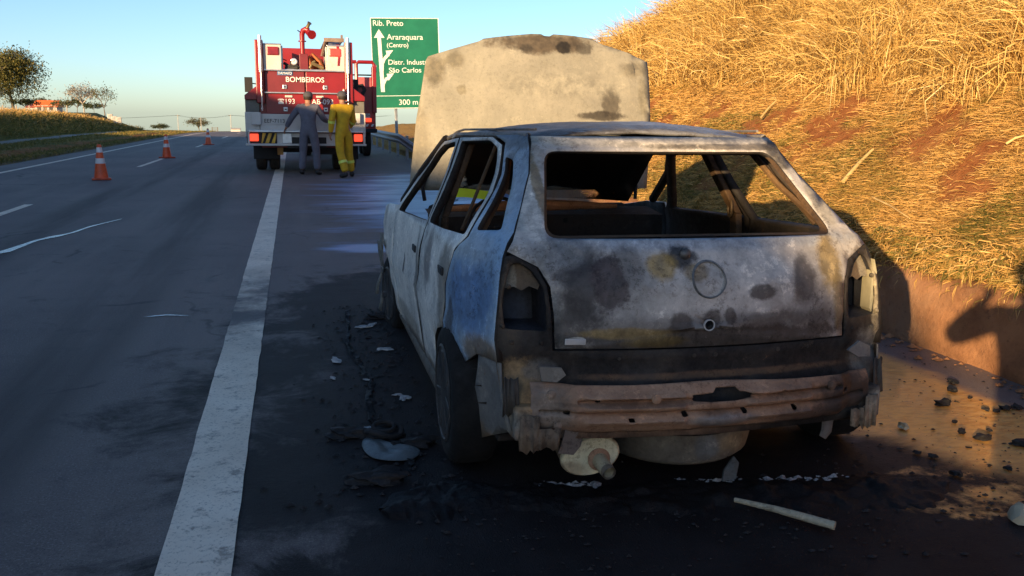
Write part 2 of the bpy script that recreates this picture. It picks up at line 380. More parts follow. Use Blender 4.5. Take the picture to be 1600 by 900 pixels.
m = NT('road_paint')
x, y, z = m.sep()
n = m.noise(2.2, 8, 0.7); f = m.noise(70, 5, 0.75); gr = m.noise(9, 8, 0.75)
c = m.mix(m.step(n, 0.3, 0.7), (0.72, 0.60, 0.46), (0.88, 0.76, 0.60))
c = m.mix(m.math('MULTIPLY', m.step(f, 0.54, 0.64), .7), c, (0.33, 0.27, 0.21))
c = m.mix(m.math('MULTIPLY', m.step(gr, 0.54, 0.66), 0.75), c, (0.24, 0.20, 0.165))
sk = m.math('MULTIPLY', m.step(y, 4.8, 6.2), m.step(y, 8.6, 7.0)); sk = m.math('MULTIPLY', sk, m.step(m.noise(1.5, 7, 0.7), 0.25, 0.6))
c = m.mix(m.math('MULTIPLY', sk, 0.95), c, (0.085, 0.08, 0.08))
m.out(c, 0.75, 0, 0.3); m.bump(f, 0.6, 0.004)
M_PAINT = m.m
def strip(name, xc, wd, y0, y1, seed=0):
    n = max(2, int((y1 - y0) / (0.06 if y0 < 14 and y1 - y0 > 20 else 0.5)))
    if y1 - y0 > 20: ys = np.concatenate([np.arange(y0, 14, 0.05), np.arange(14, 60, 0.5), np.geomspace(60, y1, 50)])
    else: ys = np.linspace(y0, y1, n)
    e = (vnoise(ys, ys * 0, 9, seed) - 0.5) * 0.007; e2 = (vnoise(ys, ys * 0, 8, seed + 3) - 0.5) * 0.007
    X = np.stack([xc - wd / 2 + e, xc + 0 * ys, xc + wd / 2 + e2], 1); Y = np.stack([ys] * 3, 1)
    o = link(name, gridmesh(name, X, Y, zroad(Y) + 0.005), None, [M_PAINT]); return tag(o, kind='structure')
strip('edge_line', -0.335, 0.222, -20, 700, 1)
strip('edge_line', -6.42, 0.14, -20, 700, 2)
for k, y0 in enumerate((-18.8, -4.4, 10.05, 24.5, 38.95, 53.4, 67.8, 82.2)): strip('lane_dash', -3.86, 0.125, y0, y0 + 4.5, 5 + k)
# thin run of water across the lanes
pts = [(-6.6, 13.6), (-3.6, 8.35), (-3.0, 9.0), (-2.78, 9.6), (-2.62, 10.6), (-2.4, 11.6), (-2.35, 12.2)]
pts = [(-3.9, 8.2), (-3.1, 8.75), (-2.95, 9.25), (-2.8, 9.6), (-2.72, 10.4), (-2.5, 11.0), (-2.42, 11.6), (-2.2, 12.4)]
P = np.array(pts); tt = np.linspace(0, len(pts) - 1, 60); cx = np.interp(tt, range(len(pts)), P[:, 0]); cy = np.interp(tt, range(len(pts)), P[:, 1])
hw = 0.025 + 0.08 * vnoise(tt, tt * 0, 2.6, 4) ** 1.5; hw *= np.interp(tt, [0, 1, 3.5, 7], [1.0, .8, 0.9, 0.1])
X = np.stack([cx - hw, cx + hw * 0.0, cx + hw], 1); Y = np.stack([cy + hw * .4, cy, cy - hw * .4], 1)
m = NT('foamy_water'); f = m.noise(14, 8, 0.75)
m.out(m.mix(m.step(f, 0.4, 0.62), (0.10, 0.105, 0.12), (0.40, 0.41, 0.43)), 0.25, 0, 0.6); m.bump(f, 0.3, 0.004)
M_FOAM = m.m
o = link('water_trail', gridmesh('water_trail', X, Y, X * 0 + 0.006), None, [M_FOAM]); tag(o, kind='structure')
for pts_, nm in (([(-1.02, 6.29), (-.88, 6.33), (-.72, 6.27)], 'water_trail'),):
    P = np.array(pts_); tt = np.linspace(0, 2, 24); cx = np.interp(tt, range(3), P[:, 0]); cy = np.interp(tt, range(3), P[:, 1]); hw = 0.02 * (0.2 + vnoise(tt, tt * 0, 4, 8)) * np.sin(np.pi * (0.04 + .92 * tt / 2))
    o = link(nm, gridmesh(nm, np.stack([cx, cx], 1), np.stack([cy + hw, cy - hw], 1), np.zeros((24, 2)) + 0.006), None, [M_FOAM]); tag(o, kind='structure')
# standing water ahead of the wreck
m = NT('puddle_water'); m.out((0.14, 0.20, 0.34), 0.5, 0, 0.25); m.bump(m.noise(9, 4), 0.06, 0.01)
M_PUD = m.m
def puddle(cx, cy, rx_, ry_, seed):
    n = 40; a = np.linspace(0, 2 * np.pi, n, endpoint=False); rr = 0.65 + 0.7 * vnoise(np.cos(a) * 2 + 5, np.sin(a) * 2 + 5, 1.1, seed)
    mb = MB(); mb.add([(cx, cy, 0.007)] + [(cx + rx_ * r * math.cos(t), cy + ry_ * r * math.sin(t), 0.0068) for r, t in zip(rr, a)], [(0, i + 1, (i + 1) % n + 1) for i in range(n)])
    o = mb.build('puddle', M_PUD); tag(o, kind='structure')
0 and puddle(0.72, 9.35, 0.55, 0.22, 1)

# ------------------------------------------------------------------ low wall at the foot of the bank
m = NT('earth_stained_concrete')
n = m.noise(3.5, 9, 0.7); f = m.noise(24, 8, 0.75); p = m.noise(1.2, 5)
c = m.mix(m.step(n, 0.3, 0.7), (0.19, 0.088, 0.042), (0.33, 0.165, 0.080))
c = m.mix(m.step(p, 0.45, 0.7), c, (0.27, 0.165, 0.10)); c = m.mix(m.step(f, 0.55, 0.75), c, (0.12, 0.06, 0.04))
m.out(c, 0.93, 0, 0.15); m.bump(m.math('ADD', f, n), 0.7, 0.02)
M_WALL = m.m
wy = np.concatenate([np.arange(-14, 1.5, 0.5), np.arange(1.5, 7, 0.06), np.arange(7, 26, 0.3)])
prof = np.array([(3.742, -0.06), (3.735, 0.06), (3.752, 0.13), (3.757, 0.2), (3.768, 0.28), (3.775, 0.35), (3.79, 0.40), (3.83, 0.432), (3.90, 0.452), (4.02, 0.44)])
S, Yw = np.meshgrid(np.arange(len(prof)), wy)
bump = (fbm(Yw, S * 0.07, 4.5, 12) - 0.5) + .9 * (fbm(Yw, S * .12, 1.7, 31) - .5)
Xw = prof[S, 0] - 0.05 * bump * (S > 0) - 0.02 * (vnoise(Yw, S * .3, 14, 3) - .5); Zw = prof[S, 1] * np.interp(Yw, CY_, CZ_) + ((vnoise(Yw, Yw * 0, 0.8, 6) - 0.5) * 0.06 + (vnoise(Yw, Yw * 0, 5, 16) - 0.5) * 0.05) * (S > 5)
o = link('low_wall', gridmesh('low_wall', Xw, Yw, Zw), None, [M_WALL])
tag(o, 'low earth stained wall along the foot of the grassy bank', 'wall')

# ------------------------------------------------------------------ dry grass: real blades, nobody could count them
def blades(name, bx, by, bz, L, Wd, dirx, diry, lift, curl, tone, mat, parent=None, label=None):
    n = len(bx)
    # three joints along each blade, lift = start elevation (rad), curl = how far it droops
    e0 = lift; e1 = lift - curl * 0.55; e2 = lift - curl * 1.2
    seg = L / 3.0
    px, py, pz = bx, by, bz
    rows = [(px, py, pz)]
    for e in (e0, e1, e2):
        px = px + dirx * np.cos(e) * seg; py = py + diry * np.cos(e) * seg; pz = pz + np.sin(e) * seg
        rows.append((px, py, pz))
    tw = rng.random(n) * 6.28
    sx = -diry * np.cos(tw); sy = dirx * np.cos(tw); sz = np.sin(tw) * 0.8
    ws = (0.8, 1.0, 0.7)
    co = np.zeros((n, 7, 3), np.float32)
    for i in range(3):
        x, y, z = rows[i]; h = Wd * ws[i] * 0.5
        co[:, 2 * i] = np.stack([x - sx * h, y - sy * h, z - sz * h], -1); co[:, 2 * i + 1] = np.stack([x + sx * h, y + sy * h, z + sz * h], -1)
    co[:, 6] = np.stack(rows[3], -1)
    b = (np.arange(n) * 7)[:, None]
    tri = np.concatenate([b + np.array([[0, 1, 3]]), b + np.array([[0, 3, 2]]), b + np.array([[2, 3, 5]]), b + np.array([[2, 5, 4]]), b + np.array([[4, 5, 6]])], 0).astype(np.int32)
    me = bpy.data.meshes.new(name)
    me.vertices.add(n * 7); me.vertices.foreach_set('co', co.ravel())
    me.loops.add(tri.size); me.loops.foreach_set('vertex_index', tri.ravel())
    me.polygons.add(len(tri)); me.polygons.foreach_set('loop_start', (np.arange(len(tri)) * 3).astype(np.int32))
    me.update()
    a = me.attributes.new('tone', 'FLOAT', 'POINT'); a.data.foreach_set('value', np.repeat(tone, 7).astype(np.float32))
    o = link(name, me, parent, [mat]); tag(o, label, kind='stuff')
    return o
def grassmat(name, stops, rough=0.65):
    m = NT(name); a = m.n('ShaderNodeAttribute', attribute_name='tone').outputs['Fac']
    c = m.ramp(a, stops); m.out(c, rough, 0, 0.25)
    m.b.inputs['Subsurface Weight'].default_value = 0.0
    t = m.n('ShaderNodeBsdfTranslucent'); m.t.links.new(c, t.inputs[0]); mx = m.n('ShaderNodeMixShader'); mx.inputs[0].default_value = 0.22
    out = m.t.nodes['Material Output']; m.t.links.new(m.b.outputs[0], mx.inputs[1]); m.t.links.new(t.outputs[0], mx.inputs[2]); m.t.links.new(mx.outputs[0], out.inputs[0])
    return m.m
M_STRAW = grassmat('dry_straw', [(0.0, (0.16, 0.08, 0.02)), (0.2, (0.40, 0.23, 0.06)), (0.55, (0.64, 0.42, 0.13)), (0.85, (0.80, 0.58, 0.22)), (1.0, (0.84, 0.68, 0.34))])
M_MOWN = grassmat('mown_grass', [(0.0, (0.10, 0.10, 0.022)), (0.22, (0.20, 0.17, 0.04)), (0.45, (0.46, 0.27, 0.075)), (0.8, (0.66, 0.40, 0.13)), (1.0, (0.76, 0.54, 0.23))])
def sampleY(n, y0, y1, p=1.0):
    u = rng.random(n)
    return np.exp(np.log(y0) + u * (np.log(y1) - np.log(y0))) if p == 1 else y0 + (y1 - y0) * u
# tall uncut grass on the upper bank
def tall(n, y0, y1, Lm, Wm, seed):
    Y = sampleY(n, y0, y1); d = 1.3 + rng.random(n) ** 0.85 * 5.2
    lim = 1.62 + 0.8 * (fbm(Y, Y * 0, 0.5, 61) - 0.5)
    cl = fbm(d * 1.0, Y, 1.6, seed)
    k = (d > lim) & (cl + 0.30 * rng.random(n) > 0.47)
    Y = Y[k]; d = d[k]; cl = cl[k]; n = len(Y); X = WX + d; Z = zland(X, Y) - 0.03
    hgt = Lm * (0.55 + 0.9 * cl) * (0.5 + rng.random(n))
    az = rng.normal(0, 0.9, n) + np.pi + (fbm(X, Y, 0.8, seed + 4) - 0.5) * 5
    stand = rng.random(n)
    lift = np.where(stand > 0.35, 1.3, 0.75) + rng.normal(0, 0.28, n)
    curl = np.where(stand > 0.35, 0.6, 1.5) + rng.random(n) * 0.8
    tone = np.clip(0.52 + rng.normal(0, 0.2, n) + (cl - 0.5) * 0.5 - 0.45 * sstep(fbm(X, Y, 1.1, 91), .56, .68) - 0.35 * (rng.random(n) < 0.12), 0, 1)
    return X, Y, Z, hgt, Wm * (0.6 + 0.8 * rng.random(n)) * np.clip(Y / 9, 1, 1.8), np.cos(az), np.sin(az), lift, curl, tone
blades('tall_dry_grass', *tall(200000, 2.0, 24, 0.62, 0.0095, 3), M_STRAW)
def thatch(n):
    Y = sampleY(n, 2.4, 22); d = 1.8 + rng.random(n) * 4.2
    X = WX + d; k = (d > 1.65 + 0.5 * rng.random(n)) & (fbm(d, Y, 1.1, 9) > 0.40); Y = Y[k]; X = X[k]; n = len(Y)
    Z = zland(X, Y) + rng.random(n) * 0.32 * (0.5 + fbm(X, Y, 1.2, 14))
    az = rng.random(n) * 6.28; tone = np.clip(rng.normal(0.6, 0.22, n), 0, 1)
    return X, Y, Z, 0.16 + 0.3 * rng.random(n), 0.008 + 0.009 * rng.random(n), np.cos(az), np.sin(az), rng.normal(0.1, 0.5, n), rng.random(n) * 1.2, tone
blades('straw_thatch', *thatch(60000), M_STRAW)
# short mown straw lying on the lower slope
def mown(n):
    Y = sampleY(n, 2.0, 24); d = 0.03 + rng.random(n) * 1.95; X = WX + d
    s = soilmask(X, Y); k = rng.random(n) > s * 0.93; Y = Y[k]; X = X[k]; d = d[k]; n = len(Y)
    Z = zland(X, Y) + 0.004 + 0.02 * rng.random(n)
    az = rng.random(n) * 6.28
    gr = sstep(fbm(X, Y, 0.55, 40), 0.46, 0.62) * (d < 1.3)
    tone = np.clip(rng.normal(0.66, 0.14, n) - 0.42 * gr * (rng.random(n) < 0.6) - .25 * sstep(fbm(X, Y, 2.3, 71), .55, .7), 0, 1)
    up = rng.random(n) < 0.12
    return X, Y, Z, np.where(up, 0.03, 0.05) + 0.075 * rng.random(n) ** 1.5, (0.0032 + 0.0035 * rng.random(n)) * np.clip(Y / 6, 1, 2.2), np.cos(az), np.sin(az), np.where(up, 0.7, 0.03) + rng.normal(0, 0.14, n), rng.random(n) * 0.5, tone
blades('mown_straw', *mown(240000), M_MOWN)
# tufts hanging over the wall
def fringe(n):
    Y = sampleY(n, 2.2, 18); X = WX - 0.02 + rng.random(n) * 0.22; k = fbm(Y, X, 2.2, 77) > 0.45; Y = Y[k]; X = X[k]; n = len(Y); Z = zland(X, Y) + 0.03
    az = np.pi + rng.normal(0, 0.9, n)
    return X, Y, Z, 0.08 + 0.14 * rng.random(n), 0.006 + 0.004 * rng.random(n), np.cos(az), np.sin(az), 0.7 + rng.normal(0, .3, n), 1.2 + rng.random(n), np.clip(rng.normal(0.45, 0.25, n), 0, 1)
blades('grass_fringe', *fringe(16000), M_MOWN)
# thin stalks along the crest against the sky
def stalks(n):
    Y = 9 + rng.random(n) * 17; d = 3.9 + rng.random(n) * 1.2; X = WX + d; k = fbm(Y, d, 0.7, 50) > 0.5; Y = Y[k]; X = X[k]; n = len(Y)
    az = rng.random(n) * 6.28
    return X, Y, zland(X, Y), 0.6 + 0.9 * rng.random(n), 0.010 + 0 * Y, np.cos(az), np.sin(az), 1.45 + rng.normal(0, 0.15, n), 0.3 + rng.random(n) * .6, np.clip(rng.normal(0.2, 0.12, n), 0, 1)
blades('bare_stalks', *stalks(700), M_STRAW)
# verge and the hill on the left: coarser tufts, far from the camera
def verge(n):
    Y = sampleY(n, 24, 95); X = -7.4 - rng.random(n) * 12.5
    k = ~((X > -9.9) & (X < -8.4) & (rng.random(n) < 0.8)) & ~((X < -11.9) & (X > -13.2)); Y = Y[k]; X = X[k]; n = len(Y)
    hill = X < -14.3
    az = rng.random(n) * 6.28
    L = np.where(hill, 0.35 + 0.5 * rng.random(n), 0.10 + 0.12 * rng.random(n))
    tone = np.clip(np.where(X < -16.8, 0.6, np.where(hill, 0.22, 0.14)) + rng.normal(0, 0.16, n), 0, 1)  # sunlit crest and shaded road side of the hill put into tuft tone
    return X, Y, zland(X, Y) - 0.02, L, np.where(hill, 0.03, 0.018) * np.clip(Y / 40, 1, 2), np.cos(az), np.sin(az), 1.1 + rng.normal(0, 0.3, n), 0.5 + rng.random(n), tone
blades('verge_grass', *verge(60000), M_MOWN)

# ------------------------------------------------------------------ the burnt out hatchback
CARX, CARY, CARH = 1.406, 2.68, 1.0
car = thing('burnt_car', 'burnt out grey hatchback with its bonnet raised standing on the road shoulder', 'car', (CARX, CARY, 0.0), 0)
car.rotation_euler = (R(-0.018 * 57.3), 0, R(-CARH)); car.location.z = 0.011
RZ = [0, .3, .46, .57, .80, .93, .95, 1.24, 1.29, 1.31, 1.33]; RYV = [0, 0, .05, .055, .09, .16, .19, .55, .62, .66, .74]
def yr0(z): return lerpl(z, RZ, RYV)
def yrear(x, z): return yr0(z) + .10 * (x / .7) ** 2
WZV = [.15, .27, .30, .406, .609, .767, .889, .965, 1.162, 1.24, 1.31]; WV = [.70, .705, .725, .738, .757, .740, .714, .662, .558, .533, .512]
def Wd_(z): return lerpl(z, WZV, WV)
PZ = [.15, .3, .5, .75, .88, .93, 1.30, 1.36]; PX = [.81, .84, .865, .865, .84, .82, .645, .60]
YY = [.17, .5, .9, 1.5, 2.6, 3.2, 3.55, 3.8]; YW = [.885, .96, 1, 1.0, 1.025, 1.03, .96, .85]
UY = [.3, .5, .7, 1.2, 1.6, 2.4]; UW = [.80, .82, .85, .95, 1, 1]
def xside(y, z):
    t = min(1, max(0, (z - .88) / .3)); t = t * t * (3 - 2 * t)
    x = lerpl(z, PZ, PX) * (lerpl(y, YY, YW) * (1 - t) + lerpl(y, UY, UW) * t)
    x += 0.012 * math.exp(-((z - 0.56) / 0.03) ** 2) * (y > 0.3)           # crease along the doors
    W = Wd_(z); yc = yrear(W, z); s = min(1, max(0, (y - yc) / 0.34)); s = math.sin(s * math.pi / 2) ** 0.8 if s > 0 else 0
    return W + (x - W) * s

def burnt(name, base, blobs, speck=None, rough=0.75, metal=0.0, sc_=3.2, bump=0.35, flake=0.35, scab=1.0, tint=(1.05, 0.98, 0.89)):
    """fire-scaled sheet metal: mottled base colours, flaking specks and stains of their own outline (car coordinates)"""
    m = NT(name)
    n1 = m.noise(sc_, 10, 0.66, None, 0.15); n2 = m.noise(16, 9, 0.75); n3 = m.noise(60, 6, 0.75); nb = m.math('ADD', m.math('MULTIPLY', m.noise(6, 8, 0.62), .62), m.math('MULTIPLY', m.noise(26, 8, .7), .38))
    sv = m.n('ShaderNodeMapping'); m.set(sv.inputs[0], m.co); sv.inputs['Scale'].default_value = (22, 22, 2.2); run = m.noise(1.0, 7, 0.7, sv.outputs[0])
    k = len(base)
    c = m.ramp(n1, [(0.33 + 0.36 * i / max(1, k - 1), col) for i, col in enumerate(base)])
    c = m.mix(m.math('MULTIPLY', m.step(run, 0.5, 0.7), 0.16), c, tuple(v * 0.55 for v in base[0]))
    c = m.mix(m.math('MULTIPLY', m.step(n3, 0.5, 0.68), 0.3), c, tuple(v * 0.4 for v in base[0]))
    for (ce, r, col, amt, *o) in blobs:
        f = m.math('MULTIPLY', m.blob(ce, r, nb, o[0] if o else 0.45), amt)
        cc = m.mix(m.step(n2, 0.38, 0.66), tuple(v * 0.65 for v in col), tuple(min(1, v * 1.35) for v in col))
        c = m.mix(f, c, cc)
    if speck:
        c = m.mix(m.math('MULTIPLY', m.step(n2, 0.60, 0.65), speck[1]), c, speck[0])
        c = m.mix(m.math('MULTIPLY', m.step(m.noise(34, 9, 0.82), 0.63, 0.67), speck[1] * 0.9), c, (0.02, 0.018, 0.016))
        c = m.mix(m.math('MULTIPLY', m.step(m.noise(11, 11, 0.85), 0.655, 0.68), speck[1]), c, tuple(v * .5 for v in speck[0]))
    rg = m.noise(3.1, 6, .6); sb = m.noise(24, 10, .8); sb2 = m.noise(41, 9, .8)
    c = m.mix(m.math('MULTIPLY', m.math('MULTIPLY', m.step(sb, .545, .575), m.step(rg, .46, .60)), .55 * scab), c, m.mix(1.0, c, (1.9, 1.85, 1.75), 'MULTIPLY'))
    c = m.mix(m.math('MULTIPLY', m.math('MULTIPLY', m.step(sb2, .53, .56), m.step(rg, .54, .42)), .6 * scab), c, m.mix(1.0, c, (.34, .31, .29), 'MULTIPLY'))
    c = m.mix(m.math('MULTIPLY', m.math('MULTIPLY', m.step(sb, .40, .37), m.step(m.noise(5, 5), .5, .62)), .5 * scab), c, (0.17, 0.085, 0.045))
    c = m.mix(1.0, c, tint, 'MULTIPLY')
    m.out(c, m.mixf(m.step(n2, 0.3, 0.7), rough * 0.75, min(1, rough * 1.25)), metal, 0.35)
    m.bump(m.math('ADD', m.math('MULTIPLY', n2, flake), m.math('MULTIPLY', n3, 0.3)), bump, 0.012)
    return m.m
SOOT = (0.016, 0.015, 0.015); ASH = (0.44, 0.42, 0.37); GREY = (0.15, 0.16, 0.17); BLUE = (0.10, 0.19, 0.33); RUST = (0.22, 0.09, 0.045); OCHRE = (0.33, 0.23, 0.075); PALE = (0.36, 0.40, 0.41); BROWN = (0.045, 0.033, 0.028)
M_IN = burnt('sooted_inner_metal', [(0.010, 0.009, 0.008), (0.022, 0.019, 0.017), (0.04, 0.03, 0.022)], [((-.0, 2.45, .8), (1, .2, .3), (0.035, 0.025, 0.02), .5)], ((0.09, 0.05, 0.025), 0.35), 0.85)
M_INB = burnt('scorched_brown_pillar', [(0.03, 0.018, 0.01), (0.075, 0.045, 0.022), (0.12, 0.075, 0.035)], [], ((0.02, 0.014, 0.01), 0.6), 0.85)
M_SIDE = burnt('ash_grey_door_paint', [(0.40, 0.43, 0.44), (0.60, 0.64, 0.64), (0.74, 0.77, 0.76), (0.52, 0.56, 0.57)], [
    ((-.86, 1.16, .74), (.3, .10, .13), (0.10, 0.10, 0.115), .75, .9), ((-.85, 1.52, .5), (.3, .05, .34), (0.08, 0.085, 0.09), .7, .7),
    ((-.85, .75, .68), (.3, .09, .26), (0.085, 0.085, 0.075), .7, .8), ((-.85, 2.15, .3), (.3, .6, .06), (0.20, 0.16, 0.10), .5, .9), ((-.85, 1.2, .22), (.3, .9, .05), (0.10, 0.085, 0.07), .6, .9),
    ((-.86, 2.0, .62), (.3, .03, .06), SOOT, .8, .3), ((-.86, 1.9, .9), (.3, .5, .03), (0.06, 0.055, 0.05), .6, .8), ((-.7, 1.5, 1.1), (.3, .9, .2), (0.22, 0.23, 0.235), .55, .8)], (GREY, 0.35), 0.6)
M_QUART = burnt('heat_blued_sky_tinted_paint', [(0.20, 0.29, 0.39), (0.26, 0.40, 0.56), (0.36, 0.47, 0.57), (0.44, 0.50, 0.54)], [  # heat-blued metal with blue sky reflection put into the base colours
    ((-.8, .42, .70), (.3, .20, .14), (0.10, 0.20, 0.40), .75, .8), ((-.8, .55, .90), (.3, .25, .05), (0.30, 0.36, 0.42), .7, .8),
    ((-.7, .55, 1.2), (.3, .4, .16), (0.26, 0.31, 0.37), .75, .8), ((-.6, .9, 1.3), (.3, .5, .05), (0.10, 0.09, 0.085), .7, .6),
    ((-.8, .28, .53), (.3, .2, .07), (0.22, 0.15, 0.08), .8, .7), ((-.76, .18, .42), (.3, .2, .10), (0.19, 0.18, 0.165), .9, .6), ((-.8, .62, .55), (.3, .05, .12), (0.07, 0.06, 0.05), .7, .5),
    ((.8, .5, .9), (.3, .4, .4), (0.22, 0.21, 0.18), .9, .6), ((.60, .5, 1.2), (.2, .3, .16), (0.30, 0.29, 0.25), .9, .6), ((.7, .2, .45), (.2, .2, .16), (0.17, 0.17, 0.165), .9, .5)], ((0.33, 0.32, 0.28), 0.4), 0.5, 0.12, tint=(1, .98, .95))
M_GATE = burnt('scorched_tailgate_paint', [(0.22, 0.217, 0.212), (0.42, 0.42, 0.415), (0.55, 0.55, 0.54), (0.36, 0.36, 0.355)], [
    ((-.50, .12, .66), (.09, .2, .14), (0.05, 0.047, 0.046), .8, 1.2), ((-.47, .12, .88), (.12, .2, .06), (0.11, 0.11, 0.115), .7, 1.2), ((.0, .1, .64), (.62, .2, .05), (0.09, 0.085, 0.083), .7, 1.3), ((.40, .1, .72), (.16, .2, .10), (0.13, 0.127, 0.125), .6, 1.3), ((.0, .25, .935), (.6, .2, .035), (0.30, 0.35, 0.42), .8, .7),
    ((.15, .12, .80), (.36, .2, .12), (0.50, 0.50, 0.49), .5, 1.1), ((-.28, .12, .78), (.10, .2, .13), (0.23, 0.235, 0.235), .45, .9),
    ((-.455, .15, .79), (.09, .2, .16), (0.024, 0.021, 0.023), .85, 1.0), ((-.37, .12, .80), (.06, .2, .10), (0.065, 0.05, 0.053), .85, .45), ((-.30, .12, .86), (.05, .2, .06), BROWN, .45, .8),
    ((-.10, .13, .885), (.055, .2, .04), (0.03, 0.03, 0.035), .9, .6), ((-.165, .13, .86), (.05, .2, .045), OCHRE, .8, .7), ((-.05, .12, .835), (.045, .2, .03), (0.22, 0.16, 0.07), .7, .7),
    ((.20, .1, .76), (.05, .2, .028), (0.045, 0.038, 0.038), .8, .5), ((.38, .12, .80), (.045, .2, .09), (0.05, 0.042, 0.042), .75, .7), ((.27, .1, .66), (.2, .2, .03), (0.05, 0.047, 0.05), .6, .9),
    ((.0, .1, .675), (.03, .2, .03), BROWN, .7, .6), ((-.11, .1, .665), (.04, .2, .035), BROWN, .75, .6), ((.07, .1, .68), (.02, .2, .03), BROWN, .7, .5),
    ((.0, .1, .60), (.60, .2, .042), (0.038, 0.034, 0.033), .85, .6), ((-.33, .1, .63), (.16, .2, .018), (0.25, 0.185, 0.075), .75, .8), ((-.20, .1, .598), (.10, .2, .02), (0.20, 0.15, 0.055), .7, .8), ((-.48, .1, .607), (.035, .2, .014), (0.42, 0.42, 0.38), .95, .2),
    ((.51, .15, .86), (.05, .2, .10), (0.34, 0.25, 0.085), .8, .7), ((.54, .13, .72), (.03, .2, .12), (0.16, 0.125, 0.06), .7, .7),
    ((-.53, .2, .90), (.10, .3, .05), (0.22, 0.235, 0.25), .8, .8), ((-.585, .4, 1.06), (.05, .3, .14), (0.52, 0.525, 0.51), .9, .6), ((-.53, .6, 1.22), (.05, .3, .06), (0.32, 0.32, 0.30), .85, .6), ((-.535, .55, 1.10), (.022, .4, .13), (0.22, 0.16, 0.08), .8, .5),
    ((.1, .7, 1.285), (.7, .3, .035), (0.52, 0.50, 0.43), .95, .5), ((.4, .7, 1.262), (.5, .3, .014), (0.11, 0.10, 0.085), .8, .6), ((.50, .6, 1.23), (.05, .3, .06), (0.075, 0.07, 0.06), .85, .5), ((.585, .4, 1.06), (.04, .3, .10), (0.30, 0.29, 0.25), .85, .7)],
    ((0.34, 0.34, 0.31), 0.22), 0.55, 0.15)
M_REARP = burnt('sooted_rear_panel', [(0.009, 0.008, 0.008), (0.018, 0.016, 0.015), (0.045, 0.038, 0.032), (0.016, 0.014, 0.013)], [
    ((-.68, .1, .45), (.10, .2, .09), (0.27, 0.185, 0.10), .85, .5), ((-.60, .1, .50), (.06, .2, .04), (0.13, 0.125, 0.12), .7, .5), ((-.60, .1, .40), (.09, .2, .05), (0.33, 0.215, 0.115), .8, .5), ((-.70, .1, .33), (.08, .2, .05), (0.28, 0.28, 0.25), .6, .8), ((-.70, .2, .72), (.04, .2, .14), (0.095, 0.075, 0.055), .8, .6),
    ((.68, .15, .50), (.09, .2, .10), (0.14, 0.145, 0.145), .9, .6), ((.73, .2, .72), (.03, .2, .16), (0.30, 0.27, 0.19), .85, .6), ((.70, .15, .33), (.05, .2, .06), (0.30, 0.29, 0.26), .7, .7),
    ((.1, .1, .475), (.5, .2, .012), (0.20, 0.12, 0.07), .5, .9), ((-.3, .1, .29), (.4, .2, .03), (0.20, 0.13, 0.09), .7, .7)], ((0.15, 0.11, 0.075), 0.3), 0.8)
M_BEAM = burnt('rusted_beam', [(0.15, 0.092, 0.062), (0.30, 0.18, 0.118), (0.39, 0.25, 0.168), (0.22, 0.14, 0.10)], [
    ((.56, 0, .38), (.15, .2, .10), (0.03, 0.027, 0.027), .9, .8), ((-.62, 0, .38), (.10, .2, .12), (0.20, 0.19, 0.17), .7, .8), ((0.0, 0, .34), (.14, .2, .022), (0.20, 0.20, 0.205), .7, .7), ((.35, 0, .33), (.16, .2, .03), (0.06, 0.05, 0.05), .7, .8), ((.2, 0, .295), (.5, .2, .014), (0.05, 0.042, 0.04), .7, .8), ((-.3, 0, .405), (.3, .2, .008), (0.07, 0.05, 0.045), .5, .8)], ((0.10, 0.055, 0.04), 0.35), 0.7, 0.1, 4)
M_HOOD = burnt('ash_white_bonnet', [(0.215, 0.216, 0.197), (0.25, 0.25, 0.228), (0.285, 0.282, 0.257), (0.235, 0.233, 0.211)], [
    ((.09, 2.8, 1.865), (.32, .3, .062), (0.072, 0.058, 0.045), .92, .7), ((.22, 2.8, 1.84), (.05, .3, .04), SOOT, .95, .5), ((-.02, 2.8, 1.83), (.04, .3, .03), (0.05, 0.045, 0.04), .8, .6), ((.36, 2.8, 1.84), (.06, .3, .04), (0.05, 0.045, 0.04), .7, .6),
    ((-.60, 2.8, 1.69), (.07, .3, .09), (0.12, 0.11, 0.085), .8, .9), ((-.48, 2.8, 1.75), (.06, .3, .05), (0.14, 0.13, 0.10), .7, .9), ((-.44, 2.8, 1.57), (.03, .3, .03), (0.18, 0.17, 0.13), .7, .5),
    ((.52, 2.8, 1.50), (.06, .3, .10), (0.07, 0.063, 0.055), .85, .5), ((.44, 2.8, 1.42), (.16, .3, .03), (0.05, 0.045, 0.04), .9, .5), ((.70, 2.8, 1.72), (.09, .3, .05), (0.17, 0.16, 0.13), .7, .9), ((.75, 2.8, 1.55), (.03, .3, .12), (0.19, 0.18, 0.145), .7, .8),
    ((-.70, 2.8, 1.30), (.06, .3, .16), (0.20, 0.185, 0.145), .6, .8), ((.2, 2.8, 1.60), (.42, .3, .08), (0.27, 0.268, 0.24), .6, .9)], ((0.19, 0.175, 0.14), 0.15), 0.75, 0, 2.6, 0.15, .35, .35, (1.06, .99, .84))
M_ROOF = burnt('scaled_roof_metal', [(0.12, 0.12, 0.125), (0.20, 0.215, 0.24), (0.25, 0.27, 0.30), (0.17, 0.17, 0.17)], [((-.35, 1.0, 1.35), (.3, .5, .2), (0.09, 0.085, 0.08), .7, .8), ((-.45, .75, 1.32), (.2, .08, .1), SOOT, .8, .5), ((.45, .75, 1.32), (.12, .06, .1), (0.07, 0.06, 0.055), .8, .5)], ((0.06, 0.055, 0.05), 0.5), 0.45, 0.25)

out_l = lambda p: (-1, 0, 0.1); out_r = lambda p: (1, 0, 0.1); out_b = lambda p: (0, -1, 0.1); out_u = lambda p: (0, 0, 1)
def mirror(pts, s): return pts
